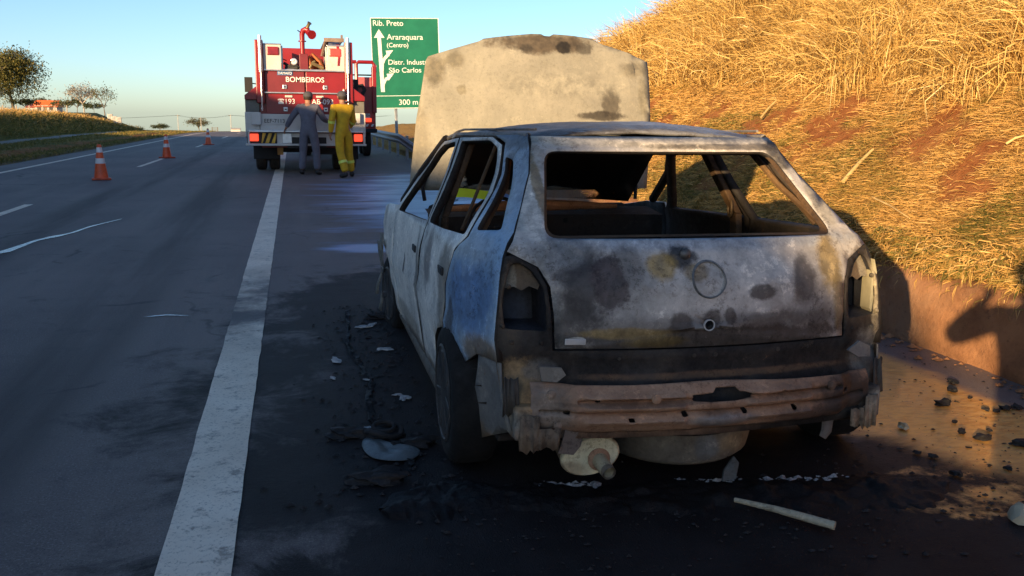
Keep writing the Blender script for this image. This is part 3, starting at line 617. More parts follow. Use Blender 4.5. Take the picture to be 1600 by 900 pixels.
# ---- tailgate
def ring_x(z): return Wd_(z) - 0.004
zs = [0.905, 0.965, 1.05, 1.162, 1.24, 1.30]
right = [(.553, .578), (.557, .70), (.566, .79), (.60, .855)] + [(ring_x(z), z) for z in zs]
outer = [(x, z) for x, z in right] + [(-x, z) for x, z in reversed(right)]
glass = rounded([(-.563, .948), (.563, .945), (.470, 1.243), (-.477, 1.243)], 0.045, 5)
lockh = [(-.015 + .017 * math.cos(a), .655 + .017 * math.sin(a)) for a in np.linspace(0, 2 * math.pi, 14, endpoint=False)]
def rear_map(off=0.0):
    def f(x, z):
        y = yrear(x, z) + off
        y -= 0.008 * math.exp(-((z - .645) / .012) ** 2) + (0.010 if z < .64 else 0) * -1 + 0
        y -= 0.012 * math.exp(-((z - .93) / .02) ** 2)
        y -= 0.02 * max(0, 1 - abs(z - 1.275) / .035)
        return (x, y, z)
    return f
gate = panel('tailgate', outer, [glass, lockh], rear_map(), 0.045, 0.022, [M_GATE, M_IN], car, out_b, 40, 0.0015)
gate['label'] = 'scorched grey tailgate without glass'
mb = MB()     # pressed flange round the glass opening, a step back
for a, b in zip(glass, glass[1:] + glass[:1]):
    ca = Vector((0.01, 1.1)); ia = Vector(a).lerp(ca, 0.03); ib = Vector(b).lerp(ca, 0.03)
    mb.add([rear_map(.004)(*a), rear_map(.004)(*b), rear_map(.03)(*ib), rear_map(.03)(*ia)], [(0, 1, 2, 3)])
mb.build('window_flange', M_INB, gate, 40)
mb = MB()
pr = [(.0, .0045), (.058, .0045), (.061, .0075), (.064, .0045), (.066, .0)]
mb.lathe([(r, -h) for r, h in pr[1:]], axis='Y', n=32); e = mb
e.v = [(v[0] - .005, v[1] + yrear(v[0], v[2] + .81) - 0.001, v[2] + .81) for v in e.v]
e.f = e.f[:-2]; e.m = e.m[:-2]; e.build('emblem_seat', burnt('emblem_seat_metal', [(0.12, 0.13, 0.14), (0.20, 0.215, 0.225), (0.16, 0.17, 0.18)], [], ((0.35, 0.35, 0.34), 0.4), 0.5, 0.3), gate, 30)
mb = MB(); mb.lathe([(.017, 0), (.017, -.004), (.0205, -.004), (.0205, 0.004)], axis='Y', n=18); mb.v = [(v[0] - .015, v[1] + yrear(0, .655) - .008, v[2] + .655) for v in mb.v]; mb.f = mb.f[:-2]; mb.m = mb.m[:-2]
mb.build('lock_rim', plain('pale_rim', (0.42, 0.42, 0.40), 0.6), gate, 30)
mb = MB(); mb.lathe([(.021, 0.005), (.021, -.004), (.014, -.012), (.006, -.016)], axis='Y', n=12); mb.v = [(v[0] - .082, v[1] + yrear(0, .895) - .003, v[2] + .895) for v in mb.v]
mb.tube([(-.095, .14, .905), (-.085, .128, .9), (-.073, .128, .889), (-.066, .14, .885)], .004, 6)
mb.build('lock_stub', burnt('lock_metal', [(0.05, 0.05, 0.05), (0.25, 0.25, 0.25)], [], None, 0.5, 0.6), gate, 30)
mb = MB()     # two rolled edges: bottom ridge and a raised weld bead at the lower corner
mb.box((-.49, .098, .607), (.075, .006, .022), (0, .05, 0)); mb.build('melted_badge', plain('melted_white', (0.40, 0.39, 0.36), 0.7, bump=.5), gate, 30, .004)
# ---- rear panel with the two empty lamp openings
ro = [(.562, .570), (.566, .70), (.575, .79), (.608, .862), (.66, .896), (.708, .888)] + [(Wd_(z) - .002, z) for z in (.83, .767, .69, .609, .50, .406, .30, .275)]
outer = [(-.70, .272), (.70, .272)] + list(reversed(ro))[1:] 
outer = [(x, z) for x, z in reversed(ro)] + [(-x, z) for x, z in ro]
lampo = [(.722, .645), (.728, .73), (.716, .80), (.694, .862), (.665, .872), (.620, .842), (.590, .79), (.582, .72), (.582, .640)]
lampR = rounded(lampo, .012, 2); lampL = [(-x, z) for x, z in lampR]
rp = panel('rear_panel', outer, [lampR, lampL], lambda x, z: (x, yrear(x, z) + (.004 if z > .58 else .012) + .02 * math.exp(-((z - .51) / .03) ** 2), z), 0.05, 0.010, [M_REARP, M_IN], car, out_b, 40, 0.003)
for s in (-1, 1):
    mb = MB()     # lamp bucket: sheet walls set back behind the opening
    fr = [(s * x, yrear(x, z) + .006, z) for x, z in lampo]; bk = [(s * (.655 + (x - .655) * .93), yrear(.64, z) + .17, .75 + (z - .75) * .93) for x, z in lampo]
    n = len(fr); mb.add(fr + bk, [(i, (i + 1) % n, n + (i + 1) % n, n + i) for i in range(n)])
    mb.add(bk, [tuple(range(n))])
    mb.build('lamp_bucket', burnt('lamp_bucket_soot', [(0.012, 0.013, 0.017), (0.02, 0.022, 0.03), (0.035, 0.04, 0.055)], [((s * .65, .3, .70), (.04, .2, .06), (0.045, 0.055, 0.085), .6, .8)], None, 0.6), rp, 30, fix=False)
    mb = MB()     # brown bracket plate across the top of the opening
    pts = [(.708, .866), (.665, .868), (.622, .838), (.594, .792), (.60, .776), (.63, .788), (.655, .772), (.68, .785), (.712, .78)]
    mb.prism([(s * x, z) for x, z in pts], 0, .008); mb.v = [(v[0], v[1] + yrear(abs(v[0]), v[2]) + .035, v[2]) for v in mb.v]
    mb.build('lamp_bracket', burnt('lamp_bracket_metal', [(0.05, 0.04, 0.03), (0.12, 0.09, 0.06), (0.08, 0.06, 0.045)], [((s * .7, .25, .8), (.03, .2, .1), (0.28, 0.27, 0.22), .6)], None, 0.8), rp, 30)
    for q in ((.704, .79), (.728, .655), (.57, .655), (.60, .60), (.70, .60)):
        mb = MB(); mb.lathe([(.0085, .004), (.0085, -.003), (.005, -.007)], axis='Y', n=10); mb.v = [(v[0] + s * q[0], v[1] + yrear(q[0], q[1]) + .003, v[2] + q[1]) for v in mb.v]; mb.build('bolt', M_REARP, rp, 30)
mb = MB(); mb.prism([(.735, .64), (.742, .80), (.728, .85), (.722, .80), (.722, .66)], .20, .26); mb.v = [(v[0] - .01, v[1], v[2]) for v in mb.v]
mb.build('lamp_remnant', plain('scorched_cream_metal', (0.30, 0.27, 0.17), 0.6), rp, 30)
M_TORN = burnt('torn_rusty_sheet', [(0.05, 0.04, 0.033), (0.20, 0.145, 0.10), (0.33, 0.29, 0.23)], [], (SOOT, .6), .8)
M_FLAPD = burnt('dark_bolt_metal', [(0.03, 0.028, 0.026), (0.09, 0.08, 0.07)], [], None, .7)
for x, z, r in ((-.185, .535, .016), (-.33, .54, .006), (-.46, .52, .006), (.02, .545, .008), (.27, .55, .008), (-.06, .545, .007), (.40, .55, .006)):
    mb = MB(); mb.lathe([(r, .002), (r, -.003)], axis='Y', n=14); mb.v = [(v[0] + x, v[1] + yrear(x, z) + .016 + .02 * math.exp(-((z - .51) / .03) ** 2) - .002, v[2] + z) for v in mb.v]
    mb.build('panel_hole', plain('black_hole', (0.004, 0.004, 0.004), 0.9) if r > .01 else M_FLAPD, rp)
# torn grey plates at the two lower corners
mb = MB(); mb.prism([(.545, .535), (.60, .565), (.655, .54), (.66, .50), (.60, .505)], .03, .04); mb.v = [(v[0], v[1] + .10 * (v[0] / .7) ** 2 - .02, v[2]) for v in mb.v]; mb.build('torn_bracket', burnt('torn_grey', [GREY, (0.2, 0.21, 0.21)], [], None, .7), rp, 30)
mb = MB(); mb.prism([(-.62, .53), (-.545, .525), (-.53, .50), (-.56, .475), (-.61, .478)], .02, .03); mb.v = [(v[0], v[1] + .10 * (v[0] / .7) ** 2 - .01, v[2]) for v in mb.v]; mb.build('torn_bracket', burnt('torn_pale', [(0.13, 0.12, 0.11), (0.22, 0.21, 0.19)], [], None, .7), rp, 30)

# ---- ragged sheet torn loose at both lower corners
for s in (-1, 1):
    for k, (x0, z0, w_, h_) in enumerate(((.66, .30, .07, .11), (.71, .42, .05, .12), (.60, .285, .09, .06))):
        rs = random.Random(k + 10 * (s > 0)); n = 9; lo = []; hi = []
        for i in range(n):
            t = i / (n - 1); x = s * (x0 - w_ / 2 + w_ * t)
            hi.append((x, yrear(abs(x), z0) - .012 - .02 * rs.random(), z0 + h_ / 2 + .01 * rs.random())); lo.append((x + rs.uniform(-.006, .006), yrear(abs(x), z0) - .018 - .02 * rs.random(), z0 - h_ / 2 + .006 * math.sin(i * 2.1) - .011 * rs.random()))
        mb = MB(); mb.add(hi + lo, [(i, i + 1, n + i + 1, n + i) for i in range(n - 1)]); o = mb.build('torn_sheet', M_TORN if k != 1 else M_FLAPD, rp, 25); md = o.modifiers.new('t', 'SOLIDIFY'); md.thickness = .004
# ---- pressed bumper beam
def beam_y(x, z):
    t = (z - .305) / .155; y = 0.035 - .055 * math.exp(-((t - .5) / .55) ** 4)
    for zc in (.345, .395, .432):
        for a, b in ((-.48, -.12), (.09, .37)):
            if a < x < b: y -= .016 * math.exp(-((z - zc) / .009) ** 4) * min(1, (x - a) / .02, (b - x) / .02)
    y += .020 * math.exp(-((z - .372) / .006) ** 2) * (abs(x) < .62)
    y += .020 * math.exp(-((z - .415) / .006) ** 2) * (abs(x) < .50)
    if abs(x) > .50: y += .03 * min(1, (abs(x) - .50) / .06)
    if abs(x) < .11 and z < .37: y -= .02 * math.sin((z - .305) / .065 * math.pi) * math.cos(x / .11 * math.pi / 2)
    return y + .10 * (x / .7) ** 2 - 0.015
def top(x): return .462 - .008 * (x / .65) + .010 * math.exp(-(x / .2) ** 2)
bo = [(x, .302 - .004 * math.sin(x * 40)) for x in np.linspace(-.655, .655, 30)] + [(x, top(x)) for x in np.linspace(.645, -.645, 30)]
def oval(x, z, w, h, n=12): return [(x + w * math.copysign(abs(math.cos(a)) ** .6, math.cos(a)), z + h * math.copysign(abs(math.sin(a)) ** .6, math.sin(a))) for a in np.linspace(0, 2 * math.pi, n, endpoint=False)]
slot = [(-.10, .41), (-.03, .405), (.05, .405), (.12, .412), (.125, .432), (.07, .437), (.055, .452), (-.015, .452), (-.03, .437), (-.105, .432)]
holes = [slot] + [oval(x, z, .011, .008) for x, z in ((-.43, .42), (.24, .425), (.45, .425), (-.53, .375), (-.32, .352), (-.13, .365), (.09, .365), (.29, .362), (.52, .40))]
beam = panel('bumper_beam', bo, holes, lambda x, z: (x, beam_y(x, z), z), 0.008, 0.006, [M_BEAM, M_IN], car, out_b, 50, 0.0015)
beam['label'] = 'rust brown pressed steel bumper beam with oval holes'
for x, z in ((-.58, .432), (-.555, .325), (-.24, .428), (.45, .425)):
    mb = MB(); mb.lathe([(.017, .004), (.017, -.003), (.012, -.004), (.012, -.008), (.004, -.011)], axis='Y', n=14); mb.v = [(v[0] + x, v[1] + beam_y(x, z), v[2] + z) for v in mb.v]; mb.build('bolt', M_BEAM, beam, 30)
mb = MB(); mb.prism([(-.53, .31), (-.46, .31), (-.475, .245), (-.50, .215), (-.555, .225), (-.54, .27)], .06, .07); mb.build('hanger_strap', burnt('strap_metal', [(0.12, 0.10, 0.09), (0.20, 0.17, 0.15)], [], None, .7), car, 30)
mb = MB(); mb.tube([(.50, .12, .31), (.505, .11, .26), (.50, .10, .22), (.485, .10, .195)], [.025, .024, .022, .016], 8); mb.v = [(v[0], .1 + (v[1] - .1) * .35, v[2]) for v in mb.v]; mb.build('hanger_strap', burnt('strap_metal', [(0.10, 0.09, 0.085), (0.17, 0.15, 0.14)], [], None, .7), car, 30)
for s in (-1, 1):
    mb = MB(); mb.box((s * .66, .17, .33), (.09, .18, .12)); mb.build('chassis_end', M_REARP, car, 30, .01)
MB().box((0, .13, .285), (1.15, .05, .03)).build('lower_valance', M_REARP, car, 30, .006)

# ---- silencer, spare wheel well, floor
Mx = Euler((R(0), R(-14), R(-6))).to_matrix()
mb = MB(); mb.lathe([(.05, .0), (.100, -.002), (.108, .006), (.110, .018), (.106, .03), (.106, .40), (.09, .42)], o=(-.415, .13, .178), axis='Y', n=36)
def sq(v):
    p = Vector(v) - Vector((-.415, .13, .178)); p.z *= .66; return tuple(Mx @ p + Vector((-.415, .13, .178)))
mb.v = [sq(v) for v in mb.v]
muf = mb.build('silencer', burnt('cream_scaled_silencer', [(0.48, 0.46, 0.32), (0.66, 0.64, 0.46), (0.72, 0.70, 0.52)], [((-.5, .13, .13), (.08, .1, .03), (0.30, 0.17, 0.08), .6, .8), ((-.415, .3, .18), (.3, .14, .3), (0.14, 0.09, 0.06), .8, .4)], ((0.26, 0.2, 0.12), 0.2), .75), car, 35)
muf['label'] = 'cream coloured oval silencer with its tail pipe'
mb = MB(); mb.tube([(-.385, .16, .172), (-.383, .09, .160), (-.374, .04, .145)], [.030, .027, .026], 18, cap=False); mb.tube([(-.374, .041, .1455), (-.383, .09, .160)], [.022, .022], 18, cap=False); mb.build('tail_pipe', burnt('cream_pipe', [(0.33, 0.30, 0.21), (0.46, 0.43, 0.31)], [((-.373, .04, .145), (.05, .015, .05), (0.10, 0.08, 0.07), .8, .3)], None, .75), muf, 40)
mb = MB(); mb.lathe([(.040, .0), (.042, -.008), (.030, -.014)], o=(-.385, .130, .167), axis='Y', n=20); mb.build('pipe_collar', M_BEAM, muf, 40)
mb = MB(); n = 28
prof = [(.0, .070), (.20, .072), (.27, .085), (.30, .11), (.31, .15), (.315, .215)]
mb.lathe(prof[1:], o=(.04, .50, 0), n=36, sx=1.0); mb.v = [(v[0], .50 + (v[1] - .50) * 1.1, v[2] + .02 * (v[0] - .04)) for v in mb.v]
mb.build('spare_wheel_well', burnt('scorched_wheel_well', [(0.035, 0.03, 0.026), (0.10, 0.09, 0.075), (0.17, 0.155, 0.13), (0.06, 0.05, 0.045)], [((.2, .3, .17), (.12, .3, .05), (0.30, 0.24, 0.15), .7, .7), ((.05, .2, .16), (.05, .3, .06), (0.15, 0.17, 0.19), .7, .6), ((.1, .2, .10), (.3, .3, .015), (0.22, 0.20, 0.17), .6, .6)], ((0.20, 0.18, 0.14), 0.4), .8), car, 40)
mb = MB(); mb.box((0, 1.9, .225), (1.46, 3.3, .03)); mb.box((0, .5, .255), (1.3, .75, .02)); mb.build('floor_pan', M_IN, car, None, .01)
mb = MB(); mb.tube([(-.62, .62, .24), (.62, .62, .24)], .045, 10); mb.build('rear_axle', M_IN, car, 30)
# ---- roof
def xroof(y): return xside(max(y, .72), 1.305)
def roofz(x, y):
    xe = xroof(y); q = min(1.0, abs(x) / xe)
    zc = np.interp(y, [.66, .80, 1.2, 1.7, 2.05], [1.318, 1.345, 1.366, 1.358, 1.315])
    return float(zc) - (.055 * q ** 2.6) + 0.004 * math.sin(x * 9) * math.sin(y * 7)
ro = [(x, .665 + .10 * (x / .7) ** 2) for x in np.linspace(-.50, .50, 13)] + [(.53, .85), (.58, 1.1), (.63, 1.5), (.645, 1.8), (.62, 1.98)] + [(x, 2.06 - .10 * (x / .6) ** 2) for x in np.linspace(.55, -.55, 11)] + [(-.62, 1.98), (-.645, 1.8), (-.63, 1.5), (-.58, 1.1), (-.53, .85)]
panel('roof', ro, [], lambda x, y: (x, y, roofz(x, y)), 0.07, 0.012, [M_ROOF, M_IN], car, out_u, 40, 0.003)
for s in (-1, 1):
    mb = MB(); pts = [(s * (xside(max(y, .74), 1.305) - .012), y, 1.300 - .02 * max(0, (y - 1.8) / .2)) for y in (.72, .85, 1.1, 1.4, 1.7, 1.9, 2.02)]
    mb.tube(pts, .013, 8); mb.tube([(p[0] - s * .03, p[1], p[2] + .026) for p in pts], .006, 6); mb.build('roof_rail', burnt('rail_metal', [(0.10, 0.095, 0.09), (0.25, 0.25, 0.25)], [], (SOOT, .4), .6), car, 40)
# ---- sides
AC_R, AC_F, AR = (.66, .285), (3.12, .27), .335
def arch(c, a0, a1, n=14, r=AR, k=None): return [(c[0] + r * math.cos(R(a)), c[1] + r * math.sin(R(a)) * ((.70 if c is AC_R else 1) if math.sin(R(a)) > 0 else 1)) for a in np.linspace(a0, a1, n)]
def yb(z): return yrear(Wd_(z), z) + .001
win1 = rounded([(1.395, .902), (2.42, .864), (2.06, 1.198), (1.93, 1.246), (1.585, 1.268)], .03, 3)
win2 = rounded([(.592, .926), (1.32, .903), (1.485, 1.272), (1.035, 1.279), (.905, 1.25)], .025, 3)
winq = rounded([(.375, .965), (.525, .950), (.790, 1.217), (.715, 1.207)], .02, 3)
fdoor = rounded([(1.535, .215), (2.50, .215), (2.535, .55), (2.53, .835), (2.10, 1.205), (1.97, 1.262), (1.56, 1.286), (1.36, .895), (1.49, .70)], .02, 2)
fdoor = [(1.54, .215), (2.50, .215), (2.535, .55), (2.53, .845), (2.10, 1.215), (1.95, 1.265), (1.56, 1.286), (1.365, .90), (1.42, .78), (1.52, .50)]
rdoor = [(1.02, .215), (1.525, .215), (1.508, .50), (1.405, .78), (1.35, .905), (1.535, 1.288), (1.02, 1.293), (.88, 1.262), (.555, .925), (.65, .86), (.715, .70), (.715, .56)] + [(.66 + .37 * math.cos(R(a)), .285 + .37 * .70 * math.sin(R(a))) for a in (80, 60, 40, 20)]
quart = [(.86, 1.272), (1.0, 1.302), (.72, 1.305), (yb(1.31), 1.31), (yb(1.24), 1.24), (yb(1.162), 1.162), (yb(1.05), 1.05), (yb(.965), .965), (yb(.889), .889), (yb(.767), .767), (yb(.609), .609), (yb(.53), .53)] + [(.34, .52)] + arch(AC_R, 130, 76, 9) + [(.70, .54), (.70, .70), (.635, .855), (.54, .925)]
fend = [(2.55, .215), (2.775, .215)] + arch(AC_F, 188, 8, 20) + [(3.62, .25), (3.72, .45), (3.70, .66), (3.45, .80), (2.95, .865), (2.56, .885), (2.55, .55)]
lowq = [(.34, .515), (yb(.53), .525), (yb(.406), .406), (yb(.30), .30), (.43, .165), (.47, .22), (.40, .36)]
M_FLAP = burnt('bent_grey_bracket', [(0.10, 0.10, 0.10), (0.16, 0.165, 0.165), (0.21, 0.21, 0.20)], [((-.8, .4, .2), (.2, .15, .05), (0.20, 0.15, 0.10), .7)], ((0.25, 0.24, 0.21), .35), .75)
for s, ol in ((-1, out_l), (1, out_r)):
    def smap(off=0.0):
        return lambda y, z: (s * (xside(y, z) - off), y, z)
    fd = panel('front_door', fdoor, [win1], smap(), 0.07, 0.035, [M_SIDE, M_IN], car, ol, 40, 0.0018)
    rdr = panel('rear_door', rdoor, [win2], smap(.001), 0.07, 0.035, [M_SIDE, M_IN], car, ol, 40, 0.0018)
    panel('quarter_panel', quart, [winq], smap(.0), 0.05, 0.022, [M_QUART, M_IN], car, ol, 40, 0.0012)
    panel('front_wing', fend, [], smap(.002), 0.08, 0.012, [M_SIDE, M_IN], car, ol, 40, 0.006)
    panel('bumper_bracket', lowq, [], smap(.006), 0.06, 0.008, [M_FLAP, M_IN], car, ol, 40, 0.004)
    mb = MB(); mb.tube([(s * .795, y, .185) for y in (.98, 1.5, 2.1, 2.72)], .045, 10); mb.build('sill', burnt('scorched_sill', [(0.06, 0.055, 0.05), (0.16, 0.15, 0.13)], [], ((0.3, 0.26, 0.18), .4), .75), car, 40)
    # inner pillar, window channels and door latch marks
    mb = MB()
    for (ya, za), (yc, zc), wdt in (((1.40, .45), (1.53, 1.285), .075),):
        pa = Vector((s * (xside(ya, za) - .085), ya, za)); pm = Vector((s * (xside(1.40, .92) - .075), 1.40, .92)); pc = Vector((s * (xside(yc, zc) - .06), yc, zc))
        for q0, q1 in ((pa, pm), (pm, pc)):
            d = (q1 - q0); mb.box((q0 + q1) / 2, (.035, wdt, d.length + .02), (math.atan2(-d.y, d.z), 0, 0)) if False else mb.add([q0 + Vector((i * .018, j * wdt / 2, 0)) for i, j in ((-1, -1), (1, -1), (1, 1), (-1, 1))] + [q1 + Vector((i * .018, j * wdt / 2, 0)) for i, j in ((-1, -1), (1, -1), (1, 1), (-1, 1))], [(0, 1, 2, 3), (4, 5, 6, 7), (0, 1, 5, 4), (1, 2, 6, 5), (2, 3, 7, 6), (3, 0, 4, 7)])
    mb.build('middle_pillar', M_INB, car, None, .008)
    mb = MB(); mb.tube([(s * (xside(.72, .93) - .02), .72, .93), (s * (xside(.97, 1.25) - .02), .99, 1.26)], .008, 6); mb.build('window_channel', M_INB, rdr, 40)
    mb = MB(); mb.tube([(s * (xside(.56, .93) - .05), .56, .93), (s * (xside(.74, 1.1) - .05), .73, 1.1), (s * (xside(.9, 1.26) - .05), .92, 1.26)], .014, 6); mb.build('inner_pillar', M_INB, car, 40)
    mb = MB()   # inner wheel housings
    a = arch((.66, .285), 0, 180, 14, .36); mb.add([(s * .50, y, z) for y, z in a] + [(s * .80, y, z) for y, z in a], [(i, i + 1, 15 + i - 1 + 0, 14 + i) for i in range(13)]); mb.add([(s * .50, y, z) for y, z in a], [tuple(range(14))]); mb.build('wheel_housing', M_IN, car, None, fix=False); mb = MB()
    a = arch(AC_F, 0, 180, 14, .37); mb.add([(s * .50, y, z) for y, z in a] + [(s * .82, y, z) for y, z in a], [(i, i + 1, 14 + i + 1, 14 + i) for i in range(13)]); mb.add([(s * .50, y, z) for y, z in a], [tuple(range(14))])
    mb.build('wheel_housing', M_IN, car, None, fix=False)
    mb = MB(); mb.tube([(s * (xside(2.02, 1.25) - .03), 2.0, 1.275), (s * (xside(2.3, 1.05) - .03), 2.26, 1.09), (s * (xside(2.62, .90) - .05), 2.66, .90)], .028, 8); mb.build('windscreen_pillar', M_IN, car, 40)
    for dr, y, z in ((fd, 1.62, .745), (rdr, .80, .76)):
        mb = MB(); mb.box((s * (xside(y, z) - .001), y, z), (.012, .10, .035)); mb.build('handle_recess', plain('sooty_recess', (0.03, 0.03, 0.03), .8), dr, None, .006)
# ---- shreds of the front bumper hanging at the front corner
for k, (y, z0, z1, w_) in enumerate(((3.42, .62, .10, .10), (3.55, .55, .05, .08), (3.30, .40, .02, .07), (3.64, .50, .16, .09))):
    mb = MB(); n = 7; vs = []
    for i in range(n):
        t = i / (n - 1); z = z0 + (z1 - z0) * t; x = -.878 - .012 * math.sin(t * 5 + k) - .02 * t * (k % 2); ww = w_ * (.5 + .4 * math.sin(t * 7 + k * 2) ** 2)
        vs += [(x, y - ww + .02 * math.sin(t * 9), z), (x - .015 * math.cos(t * 6), y + ww, z + .01 * math.sin(t * 11))]
    mb.add(vs, [(2 * i, 2 * i + 1, 2 * i + 3, 2 * i + 2) for i in range(n - 1)]); o = mb.build('bumper_shred', burnt('ashen_shred', [(0.06, 0.06, 0.055), (0.22, 0.22, 0.20), (0.13, 0.12, 0.11)], [], (SOOT, .7), .8), car, 60); md = o.modifiers.new('t', 'SOLIDIFY'); md.thickness = .006
# ---- bonnet
ho = [(-.768, .96), (-.754, 1.085), (-.72, 1.375), (-.648, 1.743), (-.632, 1.769), (-.50, 1.812), (-.319, 1.867), (-.285, 1.885), (-.129, 1.907), (.02, 1.924), (.085, 1.925), (.105, 1.914), (.14, 1.913), (.165, 1.926), (.30, 1.921), (.425, 1.909), (.48, 1.875), (.661, 1.826), (.801, 1.771), (.802, 1.43), (.785, .96)]
def hood_map(x, z):
    t = (z - .96) / .96
    y = 2.66 + .16 * t - .10 * math.sin(min(1, t) * math.pi) * .6 + .055 * (x / .75) ** 2 * (1 if abs(x) < .7 else 1.2)
    c = abs(x - .03) - (.30 + .18 * (1 - t)); y -= .012 * (1 / (1 + math.exp(c * 60)))
    y += .02 * max(0, t - .93) / .07
    y += .006 * math.sin(x * 7 + t * 3) * math.sin(t * 6) + .004 * math.exp(-((abs(x - .03) - .52 + .10 * t) / .02) ** 2)
    return (x, y, z)
hd = panel('bonnet', ho, [], hood_map, 0.05, 0.009, [M_HOOD, M_IN], car, out_b, 35, 0.0025)
hd['label'] = 'raised bonnet burnt to a cream white ash'
for s in (-1, 1):
    mb = MB(); mb.tube([(s * .68, 2.66, .90), (s * .69, 2.68, .98), (s * .66, 2.70, 1.06)], .012, 8); mb.build('bonnet_hinge', M_IN, car, 40)
# ---- windscreen, sooted black but still in place
m = NT('sooted_windscreen'); n = m.noise(5, 8, .7, None, .5); x, y, z = m.sep()
cl = m.math('MAXIMUM', m.blob((-.33, 2.6, .93), (.30, .5, .09), n, .3), m.blob((-.55, 2.5, 1.0), (.10, .5, .10), n, .3))
cl = m.math('MAXIMUM', cl, m.math('MULTIPLY', m.blob((.12, 2.5, .935), (.34, .5, .05), n, .4), .9))
m.out(m.mix(m.step(z, 1.12, 1.26), (0.010, 0.010, 0.012), (0.03, 0.036, 0.05)), 0.35, 0, .4); m.set(m.b.inputs['Alpha'], m.mixf(cl, 1.0, 0.12))
panel('windscreen', [(-.60, .895), (.60, .895), (.545, 1.285), (-.545, 1.285)], [], lambda x, z: (x, 2.68 - (z - .9) * 1.72 - .12 * (x / .6) ** 2, z + .02 * (1 - (x / .6) ** 2)), .12, .005, [m.m], car, lambda p: (0, 1, .5), 30)
# ---- inside
mb = MB(); k = 20
for i in range(k):
    x0, x1 = -.70 + 1.4 * i / k, -.70 + 1.4 * (i + 1) / k
    f = lambda x: -.10 * (x / .7) ** 2
    mb.add([(x0, 2.36 + f(x0), .50), (x1, 2.36 + f(x1), .50), (x1, 2.34 + f(x1), .835), (x0, 2.34 + f(x0), .835), (x1, 2.60 + f(x1), .865), (x0, 2.60 + f(x0), .865)], [(0, 1, 2, 3), (3, 2, 4, 5)])
dash = mb.build('dashboard', M_IN, car, 40, fix=False)
mb = MB(); mb.tube([(x, 2.40 - .10 * (x / .7) ** 2, .868 + .018 * math.cos(x * 2)) for x in np.linspace(-.62, .45, 14)], [.012 + .022 * math.sin(math.pi * i / 13) for i in range(14)], 8); mb.build('rusted_rail', burnt('bright_rust', [(0.24, 0.10, 0.045), (0.38, 0.17, 0.075), (0.30, 0.13, 0.06)], [], None, .8), dash, 40)
for x, z in ((-.36, .79), (-.02, .78), (.30, .78), (.12, .80)):
    mb = MB(); mb.lathe([(.016, .004), (.016, -.003)], axis='Y', n=12); mb.v = [(v[0] + x, v[1] + 2.338, v[2] + z) for v in mb.v]; mb.build('dash_hole', plain('black_hole', (.004, .004, .004), .9), dash)
mb = MB(); mb.tube([(-.36 + .17 * math.cos(a), 1.98 + .06 * math.sin(a), .80 + .16 * math.sin(a)) for a in np.linspace(0, 2 * math.pi, 25)], .010, 6, cap=False); mb.tube([(-.36, 2.0, .80), (-.36, 2.4, .70)], .02, 8); mb.tube([(-.52, 1.98, .80), (-.2, 1.98, .80)], .009, 6); mb.build('steering_wheel', M_IN, car, 40)
for s in (-1, 1):
    seat = MB(); x = s * .36; sz = lambda P: [(a, b, .42 + (c - .42) * .74) for a, b, c in P]
    seat.tube(sz([(x - .22, 1.30, .42), (x - .215, 1.18, .72), (x - .19, 1.10, .93), (x - .10, 1.08, .985), (x + .10, 1.08, .985), (x + .19, 1.10, .93), (x + .215, 1.18, .72), (x + .22, 1.30, .42)]), .016, 8)
    for i in range(6): z = .48 + i * .055; seat.tube([(x - .21, 1.30 - (z - .42) * .4 + .02, z), (x, 1.30 - (z - .42) * .4 + .05, z - .01), (x + .21, 1.30 - (z - .42) * .4 + .02, z)], .006, 5)
    seat.box((x, 1.5, .40), (.46, .48, .05)); seat.tube([(x - .23, 1.27, .42), (x - .23, 1.74, .44), (x + .23, 1.74, .44), (x + .23, 1.27, .42)], .018, 8)
    seat.build('seat_frame', M_IN, car, 40)
mb = MB(); mb.tube([(-.60, .85, .35), (-.58, .70, .70), (-.50, .66, .80), (.50, .66, .80), (.58, .70, .70), (.60, .85, .35)], .016, 8)
for i in range(9): x = -.48 + i * .12; mb.tube([(x, .80, .42), (x + .03, .72, .62), (x, .67, .79)], .005, 5)
mb.box((0, 1.02, .36), (1.2, .45, .06)); mb.build('rear_seat_frame', M_IN, car, 40)
mb = MB()
for i in range(40):
    a = Vector((random.uniform(-.6, .6), random.uniform(.9, 2.2), .42)); b = a + Vector((random.uniform(-.25, .25), random.uniform(-.2, .2), random.uniform(.0, .16))); mb.tube([a, (a + b) / 2 + Vector((0, 0, .04)), b], random.uniform(.004, .012), 5)
o = mb.build('burnt_wiring', M_INB, car, 40); o['kind'] = 'stuff'
mb = MB(); mb.box((.20, 2.40, .33), (.9, .12, .5)); mb.build('firewall', M_IN, car, None, .02)
mb = MB(); mb.box((0, 3.15, .5), (.9, .7, .4)); mb.box((0, 3.62, .45), (1.35, .10, .45)); mb.box((0, 2.75, .62), (1.3, .06, .5)); mb.build('engine_bay', M_IN, car, None, .03)
mb = MB(); rr = [(.7 * math.cos(a), .7 * math.sin(a)) for a in np.linspace(0, 6.28, 9)]
mb.tube([(.73 + .0, 1.42, .985), (.725, 1.40, .965)], .012, 8); mb.tube([(.715 + .012 * math.cos(a) * .4, 1.40 + .03 * math.cos(a), .945 + .045 * math.sin(a)) for a in np.linspace(0, 2 * math.pi, 17)], .007, 6, cap=False); mb.build('belt_buckle', plain('scorched_buckle', (0.13, 0.085, 0.04), .6, .5), car, 40)
